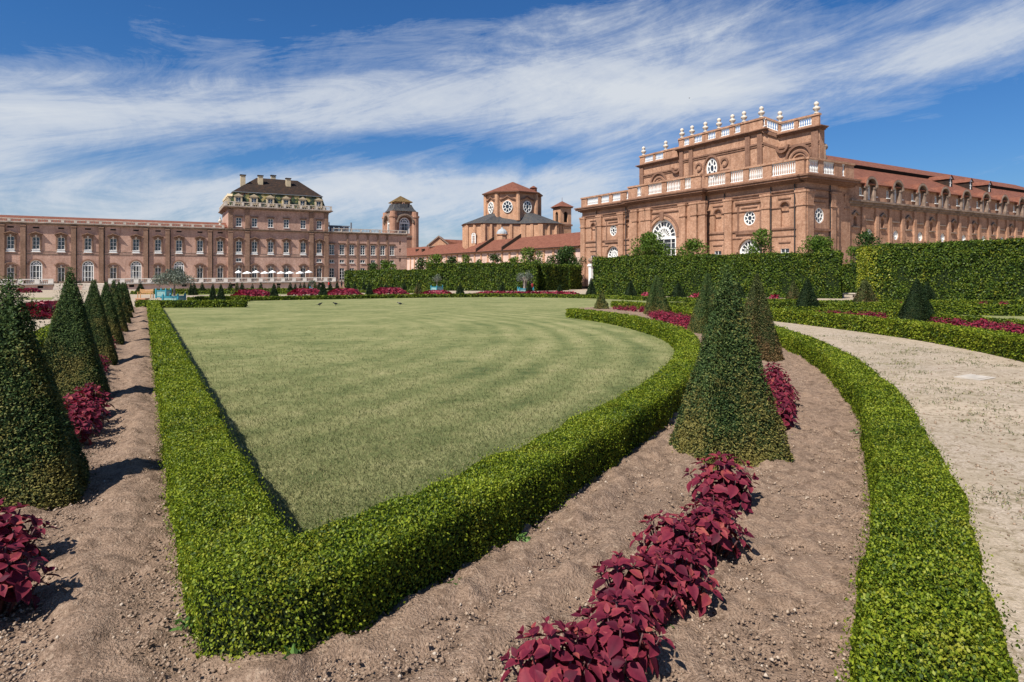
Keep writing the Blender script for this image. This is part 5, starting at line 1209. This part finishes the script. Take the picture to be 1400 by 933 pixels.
def poly_xy(cx, cy, R_, n, ph): return [(cx + R_ * math.cos(ph + 2 * math.pi * k / n), cy + R_ * math.sin(ph + 2 * math.pi * k / n)) for k in range(n)]
chx, chy = AT(701, 205); chz = gz(0, 205); ch = empty('church', (chx, chy, chz)); tag(ch, 'brick church with octagonal drum, red roof and round windows behind the low gallery', 'church')
fc = lambda a, o, z: (a, o, z - chz); PH = R(-34)
c = MB(fc); c.lathe(0, 0, [(9.25, 16.5), (9.25, 27.2)], 8, 0, PH)
for k in range(8):
    a = PH + k * math.pi / 4; x, y = 9.3 * math.cos(a), 9.3 * math.sin(a); c.lathe(x, y, [(.75, 18), (.75, 27.1)], 8, 0)
LB = [(-16.4, -3), (-15.2, -8.5), (-9.5, -11.5), (-4.5, -9.8), (3.5, -9.8), (9, -12), (14.3, -10), (16.6, -4.5), (16.6, 5), (12, 11), (-12, 11), (-16.4, 5)]
n = len(LB)
for k in range(n): c.poly([(*LB[k], chz - .5), (*LB[(k + 1) % n], chz - .5), (*LB[(k + 1) % n], 17.1), (*LB[k], 17.1)])
for k in range(n):
    p, q = np.array(LB[k]), np.array(LB[(k + 1) % n]); nrm = np.array([(q - p)[1], -(q - p)[0]]); nrm = nrm / np.linalg.norm(nrm)
    for f in (.06, .5, .94):
        m_ = p + (q - p) * f; c.lathe(m_[0], m_[1], [(.6, chz), (.6, 16.6)], 6, 0)
c.build('wall', M['brick_church'], ch)
c = MB(fc); c.lathe(0, 0, [(9.9, 27.0), (10.6, 27.3), (10.6, 27.6)], 8, 1, PH); c.lathe(0, 0, [(10.7, 27.5), (.25, 31.9)], 8, 0, PH); c.lathe(7.2, 3, [(1.2, 28), (1.2, 30.2), (1.5, 30.2), (.2, 31)], 6, 0); c.build('roof', [M['tile_red'], M['brick_dark']], ch)
c = MB(fc)
top = [(x * .50, y * .62) for x, y in LB]
for k in range(n):
    p, q, r, s = LB[k], LB[(k + 1) % n], top[(k + 1) % n], top[k]; e = 1.06
    c.poly([(p[0] * e, p[1] * e, 16.95), (q[0] * e, q[1] * e, 16.95), (*r, 20.6), (*s, 20.6)]); c.poly([(p[0] * e, p[1] * e, 16.95), (q[0] * e, q[1] * e, 16.95), (q[0], q[1], 16.6), (p[0], p[1], 16.6)], 1)
c.poly([(*p, 20.6) for p in top]); c.build('lower_roof', [M['slate'], M['brick_dark']], ch)
c = MB(fc); dx, dy = AT(686.5, 186); dx -= chx; dy -= chy; c.lathe(dx, dy, [(1.5, 8), (1.5, 12.6), (1.8, 12.7), (1.8, 13)], 8, 0); c.lathe(dx, dy, [(1.75, 13), (1.6, 13.7), (1.1, 14.3), (.3, 14.7), (.2, 15.2)], 10, 1, 0); c.build('lantern', [M['brick_church'], M['lead_dome']], ch)
win_round('rose', 1.7, 2.0, deep=0, ring=.22, out=.2); win_arch('church_s', 1.6, 3.4, deep=-.1, fan=1, ring=.2, bars=2, trim=.2)
for k in range(3):
    am = PH - math.pi / 8 - k * math.pi / 4; ap = 9.25 * math.cos(math.pi / 8) + .02
    put_win('rose', ch, (ap * math.cos(am), ap * math.sin(am), 22.6), am + math.pi / 2, chz)
    m = MB(side); m.band([(-2.6, 25.2), (-1.2, 25.6), (0, 26.3), (1.2, 25.6), (2.6, 25.2)], [(-2.6, 24.8), (-1.2, 25.2), (0, 25.9), (1.2, 25.2), (2.6, 24.8)], 0, .5); m.build('window_hood', M['brick_dark'], ch, loc=(ap * math.cos(am), ap * math.sin(am), -chz), rz=am + math.pi / 2)
put_win('church_s', ch, (-12.6, -10.3, 10.5), math.atan2(-3, 5.7), chz)
# gabled transept left of the church
gx, gy = AT(600, 228); gb = empty('gabled_house', (gx, gy, gz(0, 228))); zh = gz(0, 228); tag(gb, 'small brick gable with a red roof peeping over the low gallery, left of the church', 'building')
fh = lambda a, o, z: (a, o, z - zh)
g = MB(fh); g.prism([(-3.6, zh), (3.6, zh), (3.6, 11.3), (0, 14.3), (-3.6, 11.3)], 0, 9); g.build('wall', M['brick_church'], gb)
g = MB(fh); g.band([(-4.6, 11.2), (0, 15.0), (4.6, 11.2)], [(-4.6, 10.7), (0, 14.4), (4.6, 10.7)], -.5, .6); g.box(-4.2, 4.2, -.4, -.003, 10.6, 11.0); g.build('cornice', M['cornice'], gb)
g = MB(fh); g.poly([(1.5, .6, 13.6), (12, 3, 13.2), (13.5, 0, 10.0), (4.2, .6, 11.0)]); g.poly([(-4.4, .6, 11.25), (0, .6, 14.9), (0, 9, 14.9), (-4.4, 9, 11.25)]); g.poly([(4.4, .6, 11.25), (0, .6, 14.9), (0, 9, 14.9), (4.4, 9, 11.25)]); g.build('roof', M['tile_red'], gb)
# bell tower
bx, by = AT(768.5, 215); bt = empty('bell_tower', (bx, by, gz(0, 215)), TH); zb_ = gz(0, 215); tag(bt, 'slim square brick bell tower with small red roof, right of the church', 'tower')
h = 2.35; fb1 = lambda a, o, z: (a, -h - o, z - zb_); fb2 = lambda a, o, z: (-h - o, a, z - zb_)
b = MB(fb1); b.wall(-h, h, zb_, 24.0, [('arch', 0, 1.7, 18.8, 22.6)], rev=.5); b.box(-h, h, -2 * h, -h, zb_, 18.4)
b.fr = fb2; b.wall(-h, h, zb_, 24.0, [('arch', 0, 1.7, 18.8, 22.6)], rev=.5)
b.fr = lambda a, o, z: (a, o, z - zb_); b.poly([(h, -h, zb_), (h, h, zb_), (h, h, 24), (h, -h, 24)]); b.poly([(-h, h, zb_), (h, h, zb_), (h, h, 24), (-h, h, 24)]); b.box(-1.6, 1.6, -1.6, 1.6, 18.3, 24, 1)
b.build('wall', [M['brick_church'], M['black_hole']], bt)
b = MB(lambda a, o, z: (a, o, z - zb_)); b.box(-h - .4, h + .4, -h - .4, h + .4, 23.9, 24.3); b.box(-h - .35, h + .35, -h - .35, h + .35, 17.5, 18.1); b.build('cornice', M['brick_dark'], bt)
b = MB(lambda a, o, z: (a, o, z - zb_)); b.lathe(0, 0, [((h + .8) * 1.414, 24.3), (.1, 26.5)], 4, 0, math.pi / 4); b.tube([(0, 0, 26.4), (0, 0, 27.8)], .06); b.build('roof', M['tile_red'], bt)
# belvedere tower at the end of the palace
tx_, ty_ = AT(547.5, 262); tw_ = empty('belvedere_tower', (tx_, ty_, gz(0, 262)), TH); zt_ = gz(0, 262); tag(tw_, 'square brick belvedere tower with tall arched windows at the right end of the palace', 'tower')
h = 5.3; f1 = lambda a, o, z: (a, -h - o, z - zt_); f2 = lambda a, o, z: (-h - o, a, z - zt_); f0 = lambda a, o, z: (a, o, z - zt_)
win_arch('bel', 4.6, 7.2, deep=.3, fan=3, ring=.5, bars=2, trim=.7, tm='brick_dark')
b = MB(f1); b.wall(-h, h, zt_, 24.4, [('arch', 0, 4.6, 17.6, 24.0 + .4)], rev=.5); b.fr = f2; b.wall(-h, h, zt_, 24.4, [('arch', 0, 4.6, 17.6, 24.4)], rev=.5)
b.fr = f0; b.poly([(h, -h, zt_), (h, h, zt_), (h, h, 24.4), (h, -h, 24.4)]); b.poly([(-h, h, zt_), (h, h, zt_), (h, h, 24.4), (-h, h, 24.4)])
for sx in (-1, 1):
    for sy in (-1, 1): b.lathe(sx * (h - .5), sy * (h - .5), [(1.7, zt_), (1.7, 24.4), (2.0, 24.5), (2.0, 25.2), (1.5, 25.3), (1.5, 27.0)], 12)
b.build('wall', M['brick_tower'], tw_)
put_win('bel', tw_, (0, -h, 17.2), 0, zt_); put_win('bel', tw_, (-h, 0, 17.2), -math.pi / 2, zt_)
b = MB(f0); b.box(-h - .35, h + .35, -h - .35, h + .35, 15.9, 16.7)
for fr in (f1, f2): b.fr = fr; b.band(arcpts(0, 22.1, 3.9, 13), arcpts(0, 22.1, 3.3, 13), 0, 1.3); b.box(-h, -2.9, 0, .7, 24.4, 25.2); b.box(2.9, h, 0, .7, 24.4, 25.2)
b.fr = f0; b.box(-h + .4, h - .4, -h + .4, h - .4, 24.3, 27.2); b.build('cornice', M['cornice'], tw_)
b = MB(f0); q2 = math.sqrt(2); b.lathe(0, 0, [((h + .1) * q2, 27.2), (4.6 * q2, 28.2), (3.7 * q2, 30.2)], 4, 0, math.pi / 4); b.lathe(0, 0, [(4.9, 27.2), (4.7, 30.3)], 8, 0, math.pi / 8)
b.lathe(0, 0, [(3.2 * q2, 29.2), (3.2 * q2, 31.2)], 4, 1, math.pi / 4)
b.lathe(0, 0, [(4.1 * q2, 31.1), (4.1 * q2, 31.4), (.15, 34.2)], 4, 2, math.pi / 4)
for fr in (lambda a, o, z: (a, -3.2 - o, z - zt_), lambda a, o, z: (-3.2 - o, a, z - zt_)): b.fr = fr; b.box(-.6, .6, .003, .9, 29.2, 31, 1); b.box(-.35, .35, .9, .95, 29.6, 30.7, 3)
b.build('roof', [M['slate'], M['brick_church'], M['ochre_tile'], M['glass']], tw_)
# white gate pier beside the hall
x, y = AT(808.3, 112); gp = empty('gate_pier', (x, y, gz(x, y)), TH); tag(gp, 'white gate pier topped by a dark urn, left of the middle tall hedge', 'pier')
b = MB(); b.box(-.45, .45, -.45, .45, 0, .5); b.box(-.36, .36, -.36, .36, .5, 4.5); b.box(-.52, .52, -.52, .52, 4.5, 4.75); b.box(-.42, .42, -.42, .42, 4.75, 4.95); b.build('shaft', M['white'], gp)
b = MB(); b.lathe(0, 0, [(.3, 4.95), (.2, 5.05), (.22, 5.15), (.5, 5.4), (.62, 5.7), (.5, 5.75), (.45, 6.0), (.1, 6.05)], 10); b.build('urn', M['cornice'], gp, True)

# ================================================================== TREES
gR = 'trees behind the tall hedges'
def tr(px, d, ytop, rpx, label, leaf='tree_leaf', seed=1, **kw):
    x, y = AT(px, d); return tree(x, y, ZP(ytop, d), 1.2 * rpx / F * d, label, gR, leaf=leaf, seed=seed, **kw)
tr(888, 84, 319, 20, 'bright green tree in front of the great arched window of the brick hall', seed=3, nl=30)
tr(945, 80, 328, 16, 'green tree top right of the great arched window, above the middle tall hedge', seed=4)
tr(1041, 70, 314, 17, 'pointed bright green tree before the lower arch, right of the hall centre', seed=5, nl=30)
tr(1119, 66, 324, 22, 'bushy green tree above the right end of the middle tall hedge', seed=6)
tr(1186, 64, 317, 17, 'dark tree where the two tall hedges meet below the hall wing', leaf='tree_dark', seed=7)
tr(1170, 78, 338, 12, 'low green bush top in the gap between the two tall hedges', seed=17)
tr(725, 128, 340, 16, 'round bright green tree behind the second olive pot', seed=8)
tr(703, 126, 352, 8, 'small green tree top left of the round bright tree', seed=18)
tr(752, 130, 350, 8, 'small dark tree right of the round bright tree', leaf='tree_dark', seed=9)
tr(777, 132, 338, 17, 'tall dark tree beside the left corner of the brick hall', leaf='tree_dark', seed=10, nl=34, low=.15)
tr(675, 128, 349, 9, 'dark pointed tree before the pale wall of the low gallery', leaf='tree_dark', seed=11)
tr(655, 126, 356, 8, 'small dark tree left of the pointed one at the gallery wall', leaf='tree_dark', seed=12)
tr(636, 126, 348, 8, 'light green tree tip before the low gallery', seed=13)
tr(618, 126, 352, 9, 'dark green tree left of the light green tip', leaf='tree_dark', seed=14)
tr(597, 124, 349, 11, 'rounded bright green tree above the middle of the far tall hedges', seed=15)
tr(575, 126, 354, 9, 'dark green tree left of the rounded bright one', leaf='tree_dark', seed=16)
tr(529, 134, 356, 10, 'bright green bush above the leftmost tall hedge', seed=19)
tr(510, 135, 360, 8, 'dark bush above the leftmost tall hedge, before the palace right wing', leaf='tree_dark', seed=20)

# ================================================================== PLANTERS WITH OLIVES, BENCH
def planter(x, y, w, h, rz, label):
    r = empty('planter', (x, y, gz(x, y)), rz); tag(r, label, 'planter', 'teal wooden planters')
    b = MB(); k = w / 2
    for sx in (-1, 1):
        for sy in (-1, 1): b.box(sx * k - .06, sx * k + .06, sy * k - .06, sy * k + .06, 0, h + .12); b.taper(sx * k, sy * k, h + .12, h + .22, .05, .05, .015, .015)
    for z in (.1, h - .1):
        for s in (-1, 1): b.box(-k + .06, k - .06, s * k - .035, s * k + .035, z, z + .11); b.box(s * k - .035, s * k + .035, -k + .06, k - .06, z, z + .11)
    b.build('frame', M['teal'], r)
    b = MB()
    for s in (-1, 1): b.box(-k + .05, k - .05, s * k - .015, s * k + .015, .21, h - .1); b.box(s * k - .015, s * k + .015, -k + .05, k - .05, .21, h - .1)
    b.build('panel', M['teal_pale'], r); b = MB(); b.box(-k + .04, k - .04, -k + .04, k - .04, .12, h - .06); b.build('earth', M['soil'], r)
    return r
def olive(x, y, z0, h, rad, label, stems=1, seed=0, nl=16):
    rng = random.Random(seed); r = empty('olive_tree', (x, y, gz(x, y) + z0)); tag(r, label, 'tree', 'olive trees in teal planters')
    b = MB(); tips = []
    for s in range(stems):
        a = s * 2.1 + .4; q = .0 if stems == 1 else .16
        b.tube([(q * math.cos(a) * .5, q * math.sin(a) * .5, -.12), (q * math.cos(a), q * math.sin(a) + .03, h * .25), (q * 1.6 * math.cos(a) + .04, q * 1.6 * math.sin(a), h * .5)], [.1 * h / 2, .075 * h / 2, .06 * h / 2], 8); tips.append((q * 1.6 * math.cos(a) + .04, q * 1.6 * math.sin(a), h * .5))
    cl = []
    for k in range(nl):
        a = rng.random() * 6.283; q = rad * rng.random() ** .5 * .85; zz = h * (.66 + .28 * rng.random() * (1 - .5 * (q / rad) ** 2)) - (.12 * h if q > rad * .6 else 0); cr = rad * rng.uniform(.22, .36)
        cl.append((q * math.cos(a), q * math.sin(a), zz, cr)); tp_ = tips[k % stems]; b.tube([tp_, (q * math.cos(a) * .6, q * math.sin(a) * .6, zz * .9), (q * math.cos(a), q * math.sin(a), zz)], [.05 * h / 2, .03 * h / 2, .012], 5)
    b.build('trunk', M['olive_bark'], r); L = max(.075, .0026 * math.hypot(x, y))
    obj('crown', crown_mesh('crown', cl, M['olive_leaf'], L, 2.6 / (.5 * .4 * L * L), asp=.4, seed=seed), r); return r
x, y = G(238, 415.7); planter(x, y, 1.08, .58, TH * .1, 'teal planter holding the big spreading olive tree, at the far left of the lawn'); olive(x, y, .55, 1.95, 1.28, 'big spreading grey green olive tree in the front left teal planter', 1, 3, 30)
x, y = G(223.5, 408); planter(x, y, .95, .8, TH * .1, 'teal planter with pale panels standing behind the big olive tree')
x, y = G(597.3, 401.7); planter(x, y, 1.1, .95, .9, 'teal planter seen corner on, holding the small round olive'); olive(x, y, .9, 1.65, .68, 'small olive with a round clipped crown, behind the far lawn edge', 1, 5, 16)
x, y = G(718.5, 403.2); planter(x, y, 1.75, .8, .12, 'wide teal planter holding the olive with three pale stems'); olive(x - .1, y, .7, 2.3, 1.1, 'olive with three pale stems in the wide planter before the hedge', 3, 8, 18)
x, y = AT(427, 100); planter(x, y, .75, .6, .2, 'small teal pot with a shrub in front of the terrace wall'); olive(x, y, .5, 1.35, .5, 'small round grey shrub in the pot before the terrace wall', 1, 9, 12)
x, y = G(198.5, 408.2); r = empty('park_bench', (x, y, gz(x, y)), 0.05); tag(r, 'pale wooden bench left of the teal planters, facing the lawn', 'bench')
b = MB()
for q in range(4): b.box(-.62, .62, -.2 + q * .12, -.11 + q * .12, .4, .44)
b.build('seat', M['wood'], r); b = MB()
for q in range(4): b.box(-.62, .62, .26, .3, .5 + q * .1, .58 + q * .1)
b.build('backrest', M['wood'], r)
for s in (-1, 1):
    b = MB(); b.box(s * .62 - .03, s * .62 + .03, -.2, -.14, 0, .62); b.box(s * .62 - .03, s * .62 + .03, .26, .32, 0, .95); b.box(s * .62 - .03, s * .62 + .03, -.2, .3, .6, .65); b.build('leg', M['wood'], r)
x, y = G(194.6, 415.5); b = MB(); b.box(-.34, .34, -.25, .25, 0, .34); b.box(-.38, .38, -.29, .29, .34, .42); tag(b.build('stone_block', M['terracotta'], loc=(x, y, gz(x, y))), 'sandy stone block just in front of the wooden bench', 'block')

# ================================================================== PEOPLE (a few pixels tall each)
def person(x, y, z, rz, label, top, legs, s=1.0):
    J = [(0, 0, .93), (0, 0, 1.12), (0, 0, 1.38), (0, .01, 1.5), (0, -.02, 1.62), (0, -.02, 1.7), (.2, 0, 1.4), (.25, .03, 1.12), (.22, -.1, .9), (-.2, 0, 1.4), (-.25, .03, 1.12), (-.22, -.08, .9), (.1, 0, .88), (.11, -.05, .48), (.11, .02, .06), (.11, -.14, .03), (-.1, 0, .88), (-.11, .06, .48), (-.11, .1, .06), (-.11, -.06, .03)]
    E = [(0, 1), (1, 2), (2, 3), (3, 4), (4, 5), (2, 6), (6, 7), (7, 8), (2, 9), (9, 10), (10, 11), (0, 12), (12, 13), (13, 14), (14, 15), (0, 16), (16, 17), (17, 18), (18, 19)]
    Rr = [.14, .13, .15, .055, .1, .09, .065, .045, .035, .065, .045, .035, .09, .062, .045, .035, .09, .062, .045, .035]
    me = bpy.data.meshes.new('person'); me.from_pydata(J, E, []); me.materials.append(plain_mat('clothes', top, .9, .1)); o = obj('person', me, None, (x, y, z), rz); o.scale = (s,) * 3
    sk = o.modifiers.new('skin', 'SKIN'); o.modifiers.new('sub', 'SUBSURF').levels = 1; o.modifiers['sub'].render_levels = 1
    for v, r in zip(me.skin_vertices[0].data if me.skin_vertices else [], Rr): v.radius = (r, r)
    if not me.skin_vertices:
        bpy.context.view_layer.update()
    t_ = MB(); t_.lathe(0, 0, [(.16, .92), (.175, 1.05), (.19, 1.3), (.17, 1.42), (.08, 1.48)], 12, 0, 0, 1.15, .85); t_.build('shirt', plain_mat('shirt', top, .9, .1), o)
    hh = MB(); hh.lathe(0, -.005, [(.105, 1.64), (.118, 1.7), (.1, 1.78), (.03, 1.81)], 10); hh.build('hair', plain_mat('hair', (.03, .02, .015), .7, .2), o)
    tag(o, label, 'person'); o.data.materials[0] = plain_mat('skin_and_trousers', legs, .8, .2); return o
x, y = AT(450, 124); person(x, y, gz(x, y), 2.8, 'person in a red top standing by the terrace end', (.55, .04, .04), (.05, .05, .08), 1.0)
x, y = AT(467, 126); person(x, y, gz(x, y), 1.2, 'person in dark clothes near the tall hedge corner', (.03, .03, .035), (.04, .04, .045), 1.0)
x, y = AT(727.5, 80); person(x, y, gz(x, y), .6, 'person in a dark red shirt half hidden behind the wide olive planter', (.28, .03, .03), (.04, .04, .06), .95)

# ================================================================== CAMERA, SUN, SKY
cam = bpy.data.cameras.new('camera'); cam.sensor_width = 36; cam.lens = F / 1400 * 36; cam.shift_y = -(466.5 - YH) / 1400; cam.clip_end = 6000; cam.clip_start = .05
co = bpy.data.objects.new('camera', cam); co.location = (0, 0, EYE); co.rotation_euler = (math.pi / 2, 0, 0); link(co); SC.camera = co
SUN_AZ = (-.63, -.777); EL = R(51)
sun = bpy.data.lights.new('sun', 'SUN'); sun.energy = 5.0; sun.angle = R(.53); sun.color = (1, .955, .88)
so_ = bpy.data.objects.new('sun', sun); link(so_)
l = math.hypot(*SUN_AZ); sd = (SUN_AZ[0] / l * math.cos(EL), SUN_AZ[1] / l * math.cos(EL), math.sin(EL))
import mathutils
so_.rotation_euler = mathutils.Vector(sd).to_track_quat('Z', 'Y').to_euler(); so_.location = (-20, -20, 60)
world = bpy.data.worlds.new('World'); SC.world = world; world.use_nodes = True
nt = world.node_tree; nt.nodes.clear()
class WT(NT):
    def __init__(s): s.t = nt; s.out = s.n('ShaderNodeOutputWorld')
w = WT(); sky = w.n('ShaderNodeTexSky', sky_type='NISHITA'); sky.sun_disc = False; sky.sun_elevation = EL; sky.sun_rotation = math.atan2(sd[0], sd[1]); sky.altitude = 250; sky.air_density = 1.0; sky.dust_density = .4; sky.ozone_density = 3.0
tc = w.n('ShaderNodeTexCoord'); sx = w.n('ShaderNodeSeparateXYZ'); w.l(tc.outputs['Generated'], sx.inputs[0])
AZ = w.math('ARCTAN2', sx.outputs[0], sx.outputs[1])
hyp = w.math('SQRT', w.math('ADD', w.math('MULTIPLY', sx.outputs[0], sx.outputs[0]), w.math('MULTIPLY', sx.outputs[1], sx.outputs[1])))
EV = w.math('DIVIDE', sx.outputs[2], w.math('MAXIMUM', hyp, .02))
cv_ = w.n('ShaderNodeCombineXYZ'); w.l(AZ, cv_.inputs[0]); w.l(EV, cv_.inputs[1])
def cl(rot, scale, loc, sc, det, rough, dist):
    mp = w.n('ShaderNodeMapping', vector_type='TEXTURE'); mp.inputs['Rotation'].default_value = (0, 0, rot); mp.inputs['Scale'].default_value = scale; mp.inputs['Location'].default_value = loc
    w.l(cv_.outputs[0], mp.inputs[0]); return w.noise(sc, det, rough, vec=mp.outputs[0], dist=dist)
c1 = cl(R(9), (1.7, .55, 1), (3.1, .4, 0), 3.0, 10, .66, 1.0)
c2 = cl(R(14), (2.4, .5, 1), (1.3, 2.2, 0), 8.0, 9, .72, 1.2)
c3 = cl(R(5), (1.0, .8, 1), (5.4, 1.9, 0), 6.0, 8, .7, .8)
dens = w.math('ADD', w.math('ADD', w.math('MULTIPLY', c1, .75), w.math('MULTIPLY', c2, .55)), w.math('MULTIPLY', c3, .30))
# banks of cirrus and clear gaps: (azimuth, slope above the horizon, half widths, tilt, strength)
for a, e, sa, se, rt, k in ((-.68, .20, .16, .04, .10, .22), (-.38, .255, .22, .045, .22, .19), (-.08, .28, .22, .055, .05, .18), (.16, .30, .16, .06, .12, .26), (.40, .30, .2, .04, .12, .18), (.68, .30, .14, .04, .28, .20), (.22, .41, .25, .035, .05, .16),
                             (-.62, .115, .26, .028, .06, .24), (-.22, .12, .2, .045, .05, .20), (.06, .125, .12, .045, .15, .26), (.0, .02, .9, .035, 0, .12),
                             (-.6, .42, .24, .06, .1, -.20), (-.36, .178, .2, .024, .16, -.22), (.62, .18, .2, .05, .0, -.20), (.62, .44, .2, .03, .0, -.22), (-.15, .44, .25, .03, .1, -.14), (.0, .19, .18, .02, -.03, -.18)):
    da = w.math('SUBTRACT', AZ, a); de = w.math('SUBTRACT', EV, e); c_, s_ = math.cos(rt), math.sin(rt)
    u = w.math('DIVIDE', w.math('ADD', w.math('MULTIPLY', da, c_), w.math('MULTIPLY', de, s_)), sa); v = w.math('DIVIDE', w.math('SUBTRACT', w.math('MULTIPLY', de, c_), w.math('MULTIPLY', da, s_)), se)
    g_ = w.math('EXPONENT', w.math('MULTIPLY', w.math('ADD', w.math('MULTIPLY', u, u), w.math('MULTIPLY', v, v)), -.5))
    dens = w.math('ADD', dens, w.math('MULTIPLY', g_, k))
cf = w.ramp(w.math('MULTIPLY', dens, .8), [(.62, (0, 0, 0)), (.74, (.30, .30, .30)), (.86, (.75, .75, .75)), (1.0, (.97, .97, .97))])
tint = w.mix(1.0, sky.outputs[0], w.ramp(EV, [(.0, (.72, .90, 1.12)), (.16, (.54, .95, 1.38)), (.34, (.45, .98, 1.52))]), 'MULTIPLY')
col = w.mix(cf, tint, (9.6, 10.2, 11.0))
bg = w.n('ShaderNodeBackground'); w.l(col, bg.inputs['Color']); bg.inputs['Strength'].default_value = .05; w.l(bg.outputs[0], w.out.inputs['Surface'])
world.cycles.sampling_method = 'MANUAL'; world.cycles.sample_map_resolution = 256
vs = SC.view_settings; vs.view_transform = 'Standard'; vs.look = 'None'; vs.exposure = 0.5; vs.gamma = 1; vs.use_curve_mapping = False
SC.cycles.max_bounces = 4; SC.cycles.diffuse_bounces = 2; SC.cycles.glossy_bounces = 2; SC.cycles.transmission_bounces = 2; SC.cycles.transparent_max_bounces = 4
